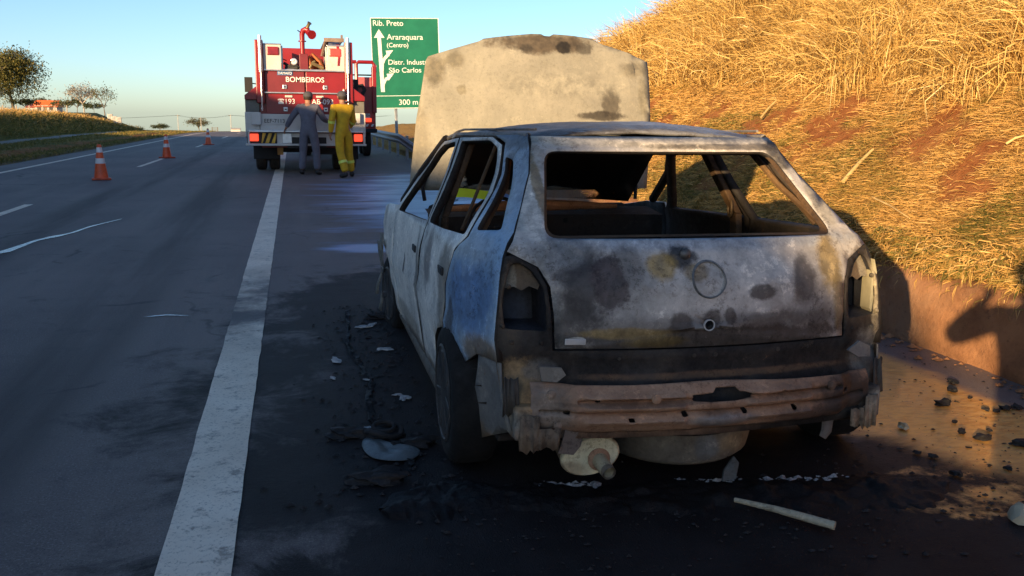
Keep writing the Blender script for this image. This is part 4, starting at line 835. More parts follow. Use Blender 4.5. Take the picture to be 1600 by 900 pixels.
# ---- wheels
M_TYRE = burnt('charred_tyre', [(0.006, 0.006, 0.006), (0.010, 0.010, 0.010), (0.016, 0.015, 0.015)], [], ((0.035, 0.03, 0.026), .25), .95, 0, 6, .3)
M_RIM = burnt('sooted_rim', [(0.02, 0.02, 0.021), (0.05, 0.05, 0.052), (0.09, 0.09, 0.09)], [], ((0.25, 0.25, 0.25), .35), .55, .2, 8)
def carwheel(x, y, z, s, r=.285, wdt=.175, flat=0.0, rz=0):
    prof = [(.185, -.5), (.20, -.53), (.245, -.52), (.272, -.44), (.283, -.33), (.285, 0), (.283, .33), (.272, .44), (.245, .52), (.20, .53), (.185, .5), (.178, .40)]
    k = r / .285
    mb = MB(); mb.lathe([(q * k, h * wdt) for q, h in prof], axis='X', n=48); ty = mb
    for g in (-.2, 0, .2):
        pass
    def sag(v):
        zz = v[2] + z
        if zz < flat: zz = flat * .6 + zz * .0 + (zz - flat) * .1 + .4 * flat
        return (v[0], v[1], max(zz, .004) - z)
    ty.v = [sag(v) for v in ty.v]
    wo = bpy.data.objects.new('wheel', None); C.objects.link(wo); wo.parent = car; wo.location = (x, y, z); wo.rotation_euler = (0, 0, rz)
    ty.build('tyre', M_TYRE, wo, 35)
    rm = MB(); rm.lathe([(.196 * k, s * .094), (.186 * k, s * .099), (.172 * k, s * .075), (.10 * k, s * .06), (.06 * k, s * .08), (.03 * k, s * .082)], axis='X', n=36)
    rm.build('rim', M_RIM, wo, 35)
    for q in range(7):
        a = 2 * math.pi * q / 7; sp = MB(); sp.box((s * .082, 0, .112), (.026, .036, .12), taper=1.3); M4 = Matrix.Rotation(a, 3, 'X'); sp.v = [tuple(M4 @ Vector(v)) for v in sp.v]; sp.build('spoke', M_RIM, wo, 30, .006)
    return wo
for s in (-1, 1):
    carwheel(s * (.772 if s < 0 else .83), .66, .286, s)
    carwheel(s * .78, 3.12, .25, s, .262, flat=.03, rz=.12)

# ------------------------------------------------------------------ burnt remains on the road
M_HV = plain('fluorescent_fabric', (0.62, 0.80, 0.03), .6, var=.15)
mb = MB()
xs_ = np.linspace(0, .30, 16)
for k in range(15):
    a, b = xs_[k], xs_[k + 1]; f = lambda q: (.765 + q, 4.59, .945 + .008 * math.sin(q * 18))
    A, B = Vector(f(a)), Vector(f(b)); mb.add([A, B, B + Vector((0, .01, .045)), A + Vector((0, .01, .045)), A + Vector((0, .012, 0)), B + Vector((0, .012, 0)), B + Vector((0, .022, .045)), A + Vector((0, .022, .045))], [(0, 1, 2, 3), (7, 6, 5, 4), (0, 4, 5, 1), (3, 2, 6, 7)])
o = mb.build('reflective_strip', M_HV, None, 40); tag(o, 'fluorescent yellow strip hanging inside the burnt car behind its side windows', 'reflective strip')
M_CHAR = burnt('char', [(0.008, 0.008, 0.009), (0.018, 0.017, 0.018), (0.035, 0.033, 0.034)], [], ((0.10, 0.09, 0.08), .15), .75, 0, 9, .8)
M_WHITEASH = plain('white_ash', (0.40, 0.40, 0.39), .8, var=.35, scale=30, bump=.5, dirt=(0.05, 0.05, 0.05))
def lump(r, seed, flat=.6, sub=2, stretch=(1, 1)):
    bm = bmesh.new(); bmesh.ops.create_icosphere(bm, subdivisions=sub, radius=1)
    rs = random.Random(seed); ph = [rs.random() * 6 for _ in range(6)]
    for v in bm.verts:
        d = 1 + .28 * math.sin(v.co.x * 3 + ph[0]) * math.cos(v.co.y * 4 + ph[1]) + .2 * math.sin(v.co.z * 6 + ph[2] + v.co.x * 5) + .12 * math.sin(v.co.y * 11 + ph[3])
        v.co = Vector((v.co.x * r * d * stretch[0], v.co.y * r * d * stretch[1], max(v.co.z * r * d * flat, -r * flat * .35) + r * flat * .33))
    me = bpy.data.meshes.new('lump'); bm.to_mesh(me); bm.free(); return me
# charcoal lumps on the orange shoulder right of the car
LP = [((1474, 634), .046), ((1487, 612), .04), ((1489, 600), .03), ((1535, 688), .038), ((1502, 678), .028), ((1588, 640), .032), ((1571, 641), .03), ((1491, 662), .02), ((1545, 675), .016), ((1596, 697), .04), ((1515, 624), .017), ((1575, 735), .02), ((1457, 716), .022), ((1432, 710), .02), ((1494, 744), .03), ((1540, 642), .02), ((1556, 645), .022), ((1413, 667), .016)]
def ground_at(px):      # where these lumps were measured to lie on the road, metres
    return LPW[px]
LPW = {(1474, 634): (3.067, 3.528), (1487, 612): (3.272, 3.717), (1489, 600): (3.376, 3.832), (1535, 688): (2.899, 3.08), (1502, 678): (2.865, 3.169), (1588, 640): (3.379, 3.403), (1571, 641): (3.318, 3.406), (1491, 662): (2.932, 3.292), (1545, 675): (3.007, 3.164), (1596, 697): (3.014, 2.985), (1515, 624): (3.27, 3.588), (1575, 735): (2.746, 2.769), (1457, 716): (2.535, 2.946), (1432, 710): (2.499, 2.997), (1494, 744): (2.497, 2.764), (1540, 642): (3.215, 3.418), (1556, 645): (3.243, 3.383), (1413, 667): (2.673, 3.303), 'pale': (2.434, 2.37), 'pale2': (2.645, 3.275), 'stk0': (1.499, 2.691), 'stk1': (1.727, 2.441), ('h', 0): (0.269, 2.923), ('h', 1): (0.557, 2.997), ('h', 2): (0.96, 2.869), ('h', 3): (1.436, 2.805), ('h', 4): (1.914, 2.718), ('h', 5): (2.392, 2.686), ('w', 0): (0.829, 3.014), ('w', 1): (1.344, 2.944), ('w', 2): (1.74, 2.877), ('w', 3): (2.056, 2.846), ('p', 0): (0.236, 3.632), ('p', 1): (0.286, 3.653), ('p', 2): (0.358, 3.553), ('p', 3): (0.433, 3.499), ('p', 4): (0.486, 3.458), ('p', 5): (0.44, 3.355), ('p', 6): (0.36, 3.331), ('p', 7): (0.277, 3.39), ('p', 8): (0.24, 3.482), 'ring': (0.342, 3.657), 'c0': (0.194, 3.704), 'c1': (0.464, 3.53), 'c2': (0.276, 3.195), 'c3': (0.537, 5.979), 'fin': (1.56, 2.855), ('f', 0): (0.412, 5.716), ('f', 1): (0.48, 5.777), ('f', 2): (0.197, 4.924), ('f', 3): (0.495, 5.121), ('f', 4): (0.487, 5.122), ('f', 5): (0.486, 4.168), ('f', 6): (0.498, 4.186), ('f', 7): (0.463, 4.235), ('f', 8): (0.274, 3.769), ('f', 9): (0.165, 4.587), ('f', 10): (0.343, 4.515)}
LLAB = {0: 'largest charcoal lump on the orange shoulder right of the tailgate', 1: 'charcoal lump just behind the largest one toward the wall', 2: 'charcoal lump nearest the wall of the row of three', 3: 'rounded charcoal lump in the middle of the orange shoulder, right of the flat one', 4: 'flat charcoal lump in the middle of the orange shoulder', 5: 'charcoal lump nearest the wall at the right edge of the photo', 9: 'charcoal lump at the right edge below the one near the wall', 14: 'charcoal lump closest to the scorched tube', 12: 'left one of two small charcoal lumps beside the rear wheel'}
lab = ['large charcoal lump on the orange wet shoulder', 'charcoal lump nearest the wall base on the wet shoulder', 'small charcoal lump touching a bigger one by the wall']
for k, (px, r) in enumerate(LP):
    X, Y = LPW[px]; me = lump(r * .8, k, .62, 2, (1.2, .85)); o = link('charcoal_lump', me, None, [M_CHAR], 25); o.location = (X, Y, .006); o.rotation_euler = (0, 0, k)
    tag(o, LLAB.get(k, 'black charcoal lump lying on the orange shoulder'), 'charcoal lump', 'charcoal lumps scattered right of the burnt car')
o = link('pale_lump', lump(.05, 77, .8, 2), None, [plain('pale_plaster', (0.42, 0.36, 0.24), .8, bump=.5)], 30); o.location = (*LPW['pale'], .006); tag(o, 'pale yellowish lump on the shoulder at the right edge of the photo', 'lump')
o = link('pale_lump', lump(.022, 78, .9, 2), None, [bpy.data.materials['pale_plaster']], 30); o.location = (*LPW['pale2'], .006); tag(o, 'small pale lump on the shoulder just right of the rear wheel', 'lump')
# stick / scorched tube in front of the bumper remains
a, b = Vector((*LPW['stk0'], .03)), Vector((*LPW['stk1'], .028)); mid = a.lerp(b, .45) + Vector((0, -.006, .006))
mb = MB(); mb.tube([a, a.lerp(mid, .5), mid, mid.lerp(b, .5), b], [.0085, .0105, .0125, .0145, .0145], 14); mb.tube([b, b + (b - mid).normalized() * .012], [.0152, .0152], 14)
o = mb.build('scorched_tube', burnt('scorched_cream_tube', [(0.30, 0.27, 0.20), (0.42, 0.39, 0.30), (0.25, 0.22, 0.16)], [], ((0.06, 0.05, 0.045), .6), .75, 0, 20), None, 40)
tag(o, 'bent cream coloured scorched tube lying on the black ground behind the car', 'tube')
# melted bumper cover: low ragged heap across the back of the car
def heap(name, pts, wid, hgt, seed, mat, n=260, m_=34):
    P = np.array(pts); t = np.linspace(0, len(P) - 1, n); cx = np.interp(t, range(len(P)), P[:, 0]); cy = np.interp(t, range(len(P)), P[:, 1])
    v = np.linspace(-1, 1, m_); S, V = np.meshgrid(t / t[-1], v, indexing='ij')
    W = wid * (0.35 + .9 * vnoise(S * 9, S * 0, 1.2, seed) + .5 * vnoise(S * 60, np.sign(V), 1.2, seed)) * np.clip(np.minimum(S, 1 - S) * 14, 0.02, 1) ** .6
    X = np.interp(S * t[-1], range(len(P)), P[:, 0]) + (fbm(S * 30, V * 2, 1, seed) - .5) * .05; Y = np.interp(S * t[-1], range(len(P)), P[:, 1]) + V * W
    prof = np.clip(1 - np.abs(V) ** 2.2, 0, 1)
    prof = prof * sstep(fbm(X * 9, Y * 9, 1, seed + 2) + .5 * prof, .45, .75)
    Z = hgt * prof * (.15 + 1.6 * fbm(X * 5, Y * 9, 1.4, seed + 5) ** 2) + .012 * np.maximum(0, fbm(X * 22, Y * 22, 1, seed + 9) - .45) * prof * 3 - .003 + .008 * prof
    return gridmesh(name, X, Y, Z)
M_HEAP = NT('melted_bumper'); hn = M_HEAP.noise(9, 9, .75); x, y, z = M_HEAP.sep()
hc = M_HEAP.mix(M_HEAP.step(hn, .35, .65), (0.005, 0.0045, 0.005), (0.016, 0.014, 0.014)); hc = M_HEAP.mix(M_HEAP.math('MULTIPLY', M_HEAP.step(M_HEAP.noise(4, 8, .8), .64, .7), M_HEAP.step(z, .03, .05)), hc, (0.22, 0.22, 0.24))
M_HEAP.out(hc, .6, 0, .22); M_HEAP.bump(M_HEAP.noise(26, 8, .75), .8, .015); M_HEAP = M_HEAP.m
A = [LPW[('h', k)] for k in range(6)]
o = link('melted_bumper', heap('melted_bumper', A, .16, .028, 3, M_HEAP), None, [M_HEAP]); tag(o, 'melted black bumper cover spread across the road behind the car', 'bumper remains')
# grey molten sheet and rings beside the rear wheel
PL = [LPW[('p', k)] for k in range(9)]
mb = MB(); c = np.mean(PL, 0); n = len(PL); ring = [(x, y, .012) for x, y in PL]
vs = []; 
for k in range(5):
    f = 1 - k / 5
    for i, (x, y) in enumerate(PL): vs.append((c[0] + (x - c[0]) * f, c[1] + (y - c[1]) * f, .006 + .009 * math.sin(k * .8) + .012 * max(0, math.sin(i * 2.3 + k * .7))))
fs = [(k * n + i, k * n + (i + 1) % n, (k + 1) * n + (i + 1) % n, (k + 1) * n + i) for k in range(4) for i in range(n)] + [tuple(4 * n + i for i in range(n))]
mb.add(vs, fs); o = mb.build('melted_plastic_sheet', burnt('grey_melted_plastic', [(0.05, 0.06, 0.07), (0.10, 0.125, 0.14), (0.075, 0.09, 0.10)], [], (SOOT, .5), .4, 0, 9), None, 60); md = o.modifiers.new('thick', 'SOLIDIFY'); md.thickness = .006; md = o.modifiers.new('round', 'SUBSURF'); md.render_levels = 2; md.levels = 1
tag(o, 'grey melted plastic sheet on the road beside the rear wheel', 'melted plastic')
X, Y = LPW['ring']
mb = MB(); mb.tube([(X + .075 * math.cos(t), Y + .06 * math.sin(t), .03 + .012 * math.sin(t * 2)) for t in np.linspace(0, 6.28, 25)], .013, 8, cap=False); mb.tube([(X + .045 * math.cos(t), Y + .035 * math.sin(t), .05 + .01 * math.sin(t)) for t in np.linspace(0, 6.28, 21)], .010, 8, cap=False); mb.box((X, Y, .02), (.16, .10, .02), (.1, .1, .4))
o = mb.build('charred_ring', M_CHAR, None, 40); tag(o, 'charred black ring shaped part behind the grey melted sheet', 'car part')
for k, nm in enumerate(('c0', 'c1', 'c2', 'c3')):
    X, Y = LPW[nm]; me = lump((.055, .05, .06, .05)[k], 40 + k, .5, 3, (1.6, .9)); o = link('charred_heap', me, None, [M_CHAR], 25); o.location = (X, Y, .003)
    tag(o, ['charred heap left of the grey melted plastic sheet', 'charred heap between melted sheet and rear wheel', 'flat charred crumbs below the grey melted sheet', 'charred heap with white flecks beside the front wheel'][k], 'charred heap')
mb = MB(); X, Y = LPW['fin']; mb.add([(X - .03, Y, .03), (X + .03, Y + .01, .03), (X + .045, Y + .02, .09), (X + .02, Y + .015, .12), (X - .02, Y + .01, .07)], [(0, 1, 2, 3, 4)]); o = mb.build('torn_plastic', bpy.data.materials['grey_melted_plastic']); md = o.modifiers.new('thick', 'SOLIDIFY'); md.thickness = .008; tag(o, 'torn grey plastic flap sticking up from the melted bumper', 'melted plastic')
mb = MB(); P0 = Vector((X, Y + .02, .11)); P1 = Vector((1.62, 2.98, .20)); mb.tube([P0, P0.lerp(P1, .4) + Vector((.01, 0, .02)), P1], .0013, 4); o = mb.build('loose_wire', M_INB); tag(o, 'thin wire hanging from the car down to the melted bumper', 'wire')
# flakes and crumbs nobody could count
def flakes(name, n, gen, mat, smin, smax, label=None):
    mb = MB(); rs = random.Random(5)
    for i in range(n):
        q = gen(rs)
        if q is None: continue
        x, y = q; s = smin + (smax - smin) * rs.random() ** 3; a = rs.random() * 6.28; k = rs.choice((4, 5, 6)); h = s * rs.uniform(.15, .6)
        ring = [(x + s * rs.uniform(.5, 1) * math.cos(a + 6.28 * j / k) * 1.4, y + s * rs.uniform(.5, 1) * math.sin(a + 6.28 * j / k), .005) for j in range(k)]
        mb.add(ring + [(x, y, .006 + h)], [(j, (j + 1) % k, k) for j in range(k)])
    o = mb.build(name, mat, fix=False); tag(o, label, kind='stuff'); return o
def g_left(rs):
    y = rs.uniform(2.9, 6.4); x = .62 + rs.gauss(-.25, .22) + .02 * y
    return (x, y) if -.2 < x < .62 else None
def g_back(rs): return (rs.uniform(.3, 3.2), 2.35 + rs.gauss(.25, .3))
def g_right(rs): return (rs.uniform(2.2, 3.6), rs.uniform(2.2, 5.2))
flakes('ash_flakes', 420, g_left, M_WHITEASH, .002, .017)
flakes('ash_flakes', 110, g_back, M_WHITEASH, .002, .010)
flakes('charcoal_crumbs', 1100, g_left, M_CHAR, .003, .02)
flakes('charcoal_crumbs', 900, g_back, M_CHAR, .003, .016)
flakes('charcoal_crumbs', 420, g_right, M_CHAR, .003, .013)
def g_foot(rs):
    y = rs.uniform(2.3, 9); return (3.70 - abs(rs.gauss(0, .07)), y)
flakes('soil_clods', 420, g_foot, M_WALL, .006, .05)
o = link('charred_strip', heap('charred_strip', [(.34, 6.2), (.28, 5.2), (.36, 4.5), (.30, 3.9), (.42, 3.3)], .13, .02, 23, None, 260, 26), None, [M_HEAP]); tag(o, 'flattened charred strip lying along the left side of the burnt car', 'car part')
BW = np.array([LPW[('w', k)] for k in range(4)])
def g_ridge(rs):
    t = rs.choice((rs.uniform(0, .5), rs.uniform(.9, 1.7), rs.uniform(1.7, 3.0))); k = min(2, int(t)); p = BW[k] + (BW[k + 1] - BW[k]) * (t - k); return (p[0] + rs.gauss(0, .01), p[1] + rs.gauss(0, .012))
flakes('ash_ridge', 190, g_ridge, M_WHITEASH, .005, .022)
WF = [LPW[('f', k)] for k in range(11)]
for k, (X, Y) in enumerate(WF):
    r = .75 * (.04, .035, .045, .04, .03, .03, .03, .02, .025, .022, .02)[k]; o = link('ash_fragment', lump(r, 60 + k, .28, 2, (1.7, .8)), None, [M_WHITEASH], 30); o.location = (X, Y, .004); o.rotation_euler = (0, 0, k * .9)
    tag(o, {2: 'large whitish ash fragment out on the road between the stripe and the rear door', 0: 'whitish ash fragment nearest the front wheel', 8: 'small white ash fragment just behind the charred ring', 9: 'whitish ash fragment standing farthest left near the stripe'}.get(k, 'whitish ash fragment on the sooty road left of the burnt car'), 'ash fragment', 'ash fragments beside the burnt car')

# ------------------------------------------------------------------ fire truck seen from behind
M_RED = plain('fire_red_paint', (0.22, 0.010, 0.014), .35, 0, .12, 2); M_REDD = plain('dull_red_shutter', (0.15, 0.012, 0.018), .45, 0, .12, 3)
M_WHT = plain('white_truck_paint', (0.52, 0.50, 0.46), .45, 0, .08, 2, dirt=(0.45, 0.42, 0.36)); M_ALU = plain('aluminium', (0.55, 0.56, 0.58), .35, .8, .15); M_BLK = plain('black_rubber', (0.015, 0.015, 0.016), .8); M_DK = plain('dark_chassis', (0.02, 0.019, 0.018), .7)
M_TRTYRE = plain('dusty_truck_tyre', (0.05, 0.04, 0.032), .9, 0, .3, 8, .3); M_GRYP = plain('grey_olive_panel', (0.13, 0.125, 0.105), .6, 0, .15); M_LENS = plain('dark_red_lens', (0.20, 0.012, 0.018), .2); M_LIT = plain('lit_red_lens', (0.6, 0.03, 0.02), .3, emit=((1.0, 0.05, 0.03), 0.7)); M_LIT2 = plain('lit_tail_lamp', (0.5, 0.03, 0.02), .3, emit=((1.0, 0.08, 0.03), 0.6)); M_AMB = plain('amber_lens', (0.7, 0.2, 0.02), .3, emit=((1.0, 0.35, 0.08), 1.2))
M_YEL = plain('chevron_yellow', (0.62, 0.36, 0.03), .5); M_ORANGE = plain('orange_hose', (0.38, 0.11, 0.03), .7, 0, .3, 12); M_BRASS = plain('brass', (0.30, 0.22, 0.10), .4, .6); M_TXT = plain('white_lettering', (0.72, 0.70, 0.66), .5, var=.05); M_BTXT = plain('black_lettering', (0.03, 0.03, 0.03), .5); M_BLUEP = plain('blue_maker_plate', (0.05, 0.14, 0.30), .4)
def text(body, name, loc, size, mat, parent, rot=(math.pi / 2, 0, 0), align='CENTER', sx=1.0, bold=0.0):
    cu = bpy.data.curves.new(name, 'FONT'); cu.body = body; cu.size = size; cu.align_x = align; cu.align_y = 'CENTER'; cu.extrude = 0.004; cu.offset = bold * .25
    tmp = bpy.data.objects.new(name, cu); C.objects.link(tmp); bpy.context.view_layer.update()
    me = bpy.data.meshes.new_from_object(tmp.evaluated_get(bpy.context.evaluated_depsgraph_get())); bpy.data.objects.remove(tmp); bpy.data.curves.remove(cu)
    me.materials.clear(); me.materials.append(mat); o = bpy.data.objects.new(name, me); C.objects.link(o); o.location = loc; o.rotation_euler = rot; o.scale = (sx, 1, 1)
    if parent: o.parent = parent
    return o
def truck_wheel(parent, x, y, r=.50, wd=.26):
    wo = bpy.data.objects.new('wheel', None); C.objects.link(wo); wo.parent = parent; wo.location = (x, y, r)
    mb = MB(); mb.lathe([(.28, -.5 * wd), (.30, -.52 * wd), (.44, -.5 * wd), (.49, -.40 * wd), (.50, -.2 * wd), (.492, -.19 * wd), (.492, -.13 * wd), (.50, -.12 * wd), (.50, .12 * wd), (.492, .13 * wd), (.492, .19 * wd), (.50, .2 * wd), (.49, .40 * wd), (.44, .5 * wd), (.30, .52 * wd), (.28, .5 * wd)], axis='X', n=40); mb.build('tyre', M_TRTYRE, wo, 30)
    mb = MB(); mb.lathe([(.28, -.4 * wd), (.26, -.1 * wd), (.10, 0), (.10, .2 * wd), (.06, .3 * wd)], axis='X', n=28); mb.build('rim', M_ALU, wo, 30)
TX, TY = .335, 21.6
tr = thing('fire_truck', 'red and white fire truck stopped on the shoulder seen from behind', 'fire truck', (TX, TY, 0), 0)
bx = lambda name, c, d, mat, parent=tr, bev=.012, rot=None: MB().box(c, d, rot).build(name, mat, parent, None, bev)
bx('body', (0, 3.0, 1.50), (2.06, 5.6, 1.80), M_RED)
bx('side_locker', (-1.19, 1.5, 1.25), (.36, 2.6, .92), M_RED); bx('side_locker', (1.19, 1.5, 1.25), (.36, 2.6, .92), M_RED)
for s in (-1, 1):
    MB().prism([(s * 1.00, 1.70), (s * 1.37, 1.70), (s * 1.37, 1.80), (s * 1.12, 1.99), (s * 1.00, 1.99)], .05, 2.8).build('locker_shoulder', M_RED, tr, None, .01)
    bx('corner_panel', (s * 1.205, .15, 1.57), (.31, .06, .30), M_GRYP)
    bx('corner_ledge', (s * 1.22, .14, 1.755), (.24, .05, .05), M_WHT); bx('lower_side', (s * 1.22, .9, 1.14), (.32, 1.6, .56), M_WHT)
    bx('upright', (s * 1.01, .16, 2.33), (.185, .30, 1.42), M_RED, bev=.02)
    mb = MB(); mb.tube([(s * 1.03 - .05 * s, -.03, 1.45), (s * 1.03 - .05 * s, -.03, 2.35), (s * 1.03 - .05 * s, -.03, 2.36)], .018, 8); mb.tube([(s * .985, -.02, 2.33), (s * .985, -.02, 3.13)], .045, 10)
    for z in (1.5, 1.9, 2.33, 2.75): mb.box((s * .985, .01, z), (.05, .06, .03))
    mb.build('grab_rail', M_ALU, tr, 30)
    o = bx('rear_panel', (s * .72, .10, 2.66), (.40, .08, .56), M_WHT)
    b = bx('beacon', (s * .70, .05, 2.80), (.27, .05, .19), M_LIT if s > 0 else M_LENS, bev=.03); b['label'] = 'lit red rear beacon' if s > 0 else 'unlit dark red rear beacon'
    bx('panel_top_rail', (s * .72, .10, 2.955), (.42, .10, .03), M_ALU)
    bx('tail_panel', (s * 1.19, .0, .84), (.32, .05, .27), M_DK)
    l = bx('tail_lamp', (s * 1.19, -.04, .84), (.20, .05, .17), M_LIT2, bev=.02)
    bx('mud_flap', (s * .95, 1.05, .50), (.62, .02, .42), M_BLK)
    truck_wheel(tr, s * 1.10, 1.75); truck_wheel(tr, s * .78, 1.75); truck_wheel(tr, s * 1.08, 6.1)
bx('shutter', (-.46, .12, 2.10), (.90, .05, .50), M_REDD); bx('shutter', (.47, .12, 2.10), (.90, .05, .50), M_RED)
bx('shutter', (0, .13, 1.61), (1.80, .05, .46), M_RED)
bx('trim_rail', (0, .08, 2.375), (1.86, .07, .035), M_ALU); bx('trim_rail', (0, .08, 1.865), (1.86, .07, .035), M_ALU)
for x, z in ((-.46, 2.0), (.46, 2.0), (-.46, 1.49), (.46, 1.49)):
    l = bx('latch', (x, .085, z), (.10, .03, .10), M_ALU); MB().box((x, .068, z), (.05, .012, .03)).build('latch_handle', M_BLK, l)
for x in (-.38, .33): bx('label_plate', (x, .09, 1.785), (.17, .02, .05), M_WHT)
bx('lower_panel', (0, .10, 1.17), (2.10, .06, .42), M_WHT); bx('step_deck', (0, .06, .985), (2.62, .34, .05), M_ALU)
MB().box((0, .03, .80), (2.0, .04, .28)).build('step_front', M_WHT, tr); bx('step_edge', (0, -.02, .675), (2.76, .10, .05), M_WHT)
for x in (-1.31, 1.33): MB().box((x, -.01, .83), (.05, .10, .32)).build('bumper_end', M_WHT, tr, None, .006)
ch = bx('chevron_board', (-.86, -.005, .825), (.36, .02, .25), M_BLK, bev=0)
for k in range(3):
    x0 = -1.02 + k * .14
    mb = MB(); pts = [(max(-1.035, min(-.685, x0 + dx)), .825 + dz) for dx, dz in ((-.07, -.115), (.01, -.115), (.10, .115), (.02, .115))]; mb.prism(pts, -.022, -.017); mb.build('stripe', M_YEL, ch)
bx('step_box', (-.45, -.01, .82), (.22, .03, .24), M_ALU); bx('licence_plate', (-.72, .06, 1.215), (.44, .02, .14), M_WHT, bev=.004)
text('EEF-7113', 'lettering', (-.72, .046, 1.215), .125, M_BTXT, tr, bold=.002)
text('BOMBEIROS', 'lettering', (.0, .088, 2.165), .165, M_TXT, tr, sx=1.0, bold=.006)
text('193', 'lettering', (-.36, .10, 1.665), .165, M_TXT, tr, bold=.005); text('AB-093', 'lettering', (.39, .10, 1.665), .165, M_TXT, tr, bold=.005)
mb = MB(); mb.box((-.56, .10, 1.635), (.12, .01, .05)); mb.prism([(-.63, 1.69), (-.63, 1.715), (-.60, 1.728), (-.52, 1.728), (-.49, 1.715), (-.49, 1.69), (-.515, 1.69), (-.52, 1.70), (-.60, 1.70), (-.605, 1.69)], .095, .105); mb.prism([(-.60, 1.66), (-.52, 1.66), (-.535, 1.69), (-.585, 1.69)], .095, .105); mb.build('telephone_symbol', M_TXT, tr)
pl = bx('maker_plate', (-.45, .09, 2.305), (.34, .02, .085), M_BLUEP, bev=0); text('DAMAEQ', 'lettering', (-.45, .078, 2.305), .075, M_TXT, pl, bold=.002)
# open top: inner bulkhead, monitor, hose reel, ladder, gauge
bx('hose_bay_floor', (0, 1.2, 2.40), (1.84, 2.0, .03), M_ALU); bx('bay_bulkhead', (0, 1.6, 2.72), (1.0, .06, .52), M_RED); bx('tank_top', (0, 3.6, 2.5), (1.9, 3.6, .25), M_RED)
bx('crew_cab', (0, 6.2, 1.75), (2.1, 1.7, 1.9), M_RED, bev=.08); bx('chassis', (0, 3.4, .72), (.9, 6.8, .26), M_DK)
bx('side_bay_wall', (-.50, .7, 2.66), (.03, 1.2, .54), M_WHT); bx('side_bay_wall', (.50, .7, 2.66), (.03, 1.2, .54), M_WHT)
mb = MB(); mb.box((-.01, .35, 2.58), (.20, .24, .38)); mb.build('pump_box', M_REDD, tr, None, .01)
mo = MB(); mo.tube([(-.03, .4, 2.75), (-.03, .4, 3.05)], .055, 12); mo.tube([(-.03, .4, 3.05), (-.03, .4, 3.07)], .095, 14); mo.tube([(-.03, .4, 3.07), (-.03, .4, 3.22), (0, .38, 3.30), (.06, .34, 3.33), (.12, .32, 3.30)], [.058, .06, .065, .065, .06], 12); mo.tube([(.09, .36, 3.28), (.16, .22, 3.22), (.19, .12, 3.19)], [.06, .085, .105], 14)
mon = mo.build('water_monitor', M_RED, tr, 40); MB().tube([(.08, .33, 3.34), (.13, .30, 3.44), (.15, .28, 3.47)], [.045, .035, .055], 12).build('monitor_joint', M_BRASS, mon, 40); MB().tube([(-.07, .35, 3.26), (-.13, .32, 3.30)], .012, 6).build('monitor_lever', M_BLK, mon, 40)
mb = MB()
for k in range(9):
    x0 = .16 + k * .012; mb.tube([(x0 + .02 * math.sin(k), .28 + k * .05, 2.42), (.10 + .03 * k, .30 + k * .05, 2.70 - .012 * k), (.18 + .03 * k, .30 + k * .05, 2.78 - .02 * k), (.34 + .02 * k, .30 + k * .05, 2.60 - .02 * k), (.42 + .01 * k, .26 + k * .05, 2.42)], .03, 8)
mb.build('hose_coil', M_ORANGE, tr, 50)
mb = MB(); mb.tube([(.16, .2, 2.56), (.30, .18, 2.50), (.42, .22, 2.44)], .04, 8); mb.tube([(.12, .22, 2.44), (.20, .2, 2.58), (.25, .2, 2.60)], .03, 8); mb.build('hose_coupling', M_BRASS, tr, 40)
mb = MB(); mb.lathe([(.075, .02), (.08, 0), (.08, -.02), (.066, -.025)], o=(-.235, .22, 2.58), axis='Y', n=24); gg = mb.build('pressure_gauge', M_ALU, tr, 30); MB().lathe([(.06, -.001), (.058, -.003)], o=(-.235, .195, 2.58), axis='Y', n=24).build('dial', M_TXT, gg); MB().box((-.235, .185, 2.595), (.006, .006, .05), (0, .6, 0)).build('needle', M_BTXT, gg)
mb = MB(); mb.tube([(-.46, .3, 2.55), (-.34, .25, 2.47), (-.20, .24, 2.50), (-.12, .25, 2.45)], .035, 8); mb.tube([(-.44, .28, 2.46), (-.30, .26, 2.43), (-.15, .22, 2.44)], .045, 8); mb.tube([(-.40, .22, 2.60), (-.50, .2, 2.64)], .012, 6); mb.tube([(-.32, .22, 2.50), (-.30, .2, 2.60)], .02, 6); mb.build('pipework', M_DK, tr, 40)
mb = MB()
for x in (.45, .60): pass
mb.tube([(.40, .25, 2.72), (.50, .25, 3.12)], .03, 6); mb.tube([(.46, .35, 2.72), (.56, .35, 3.12)], .03, 6)
for k in range(2): mb.tube([(.50, .2 + k * .4, 3.08), (.50, 3.6, 3.08)], .025, 6)
lad = thing('ladder', 'metal ladder lying on top of the fire truck', 'ladder', (TX, TY, 0)); 
mb2 = MB(); mb2.tube([(.50, .2, 3.09), (.50, 4.2, 3.09)], .03, 6); mb2.tube([(.88, .2, 3.09), (.88, 4.2, 3.09)], .03, 6); mb2.build('stile', M_ALU, lad, 40)
for k in range(12): MB().tube([(.50, .3 + k * .33, 3.09), (.88, .3 + k * .33, 3.09)], .018, 6).build('rung', M_ALU, lad, 40)
MB().box((.69, .16, 3.09), (.46, .05, .09)).box((.87, .16, 3.13), (.05, .06, .16)).build('end_bar', plain('weathered_wood', (0.22, 0.16, 0.12), .7), lad, None, .006)
mb.build('ladder_rack', plain('brown_bracket', (0.12, 0.07, 0.05), .7), tr, 40)
st = MB(); st.add([(.73, .06, 2.98), (.80, .06, 2.98), (.82, .05, 2.68), (.80, .05, 2.50), (.75, .05, 2.50), (.77, .05, 2.70)], [(0, 1, 2, 5), (5, 2, 3, 4)]); so = st.build('red_strap', M_RED, tr); md = so.modifiers.new('t', 'SOLIDIFY'); md.thickness = .01
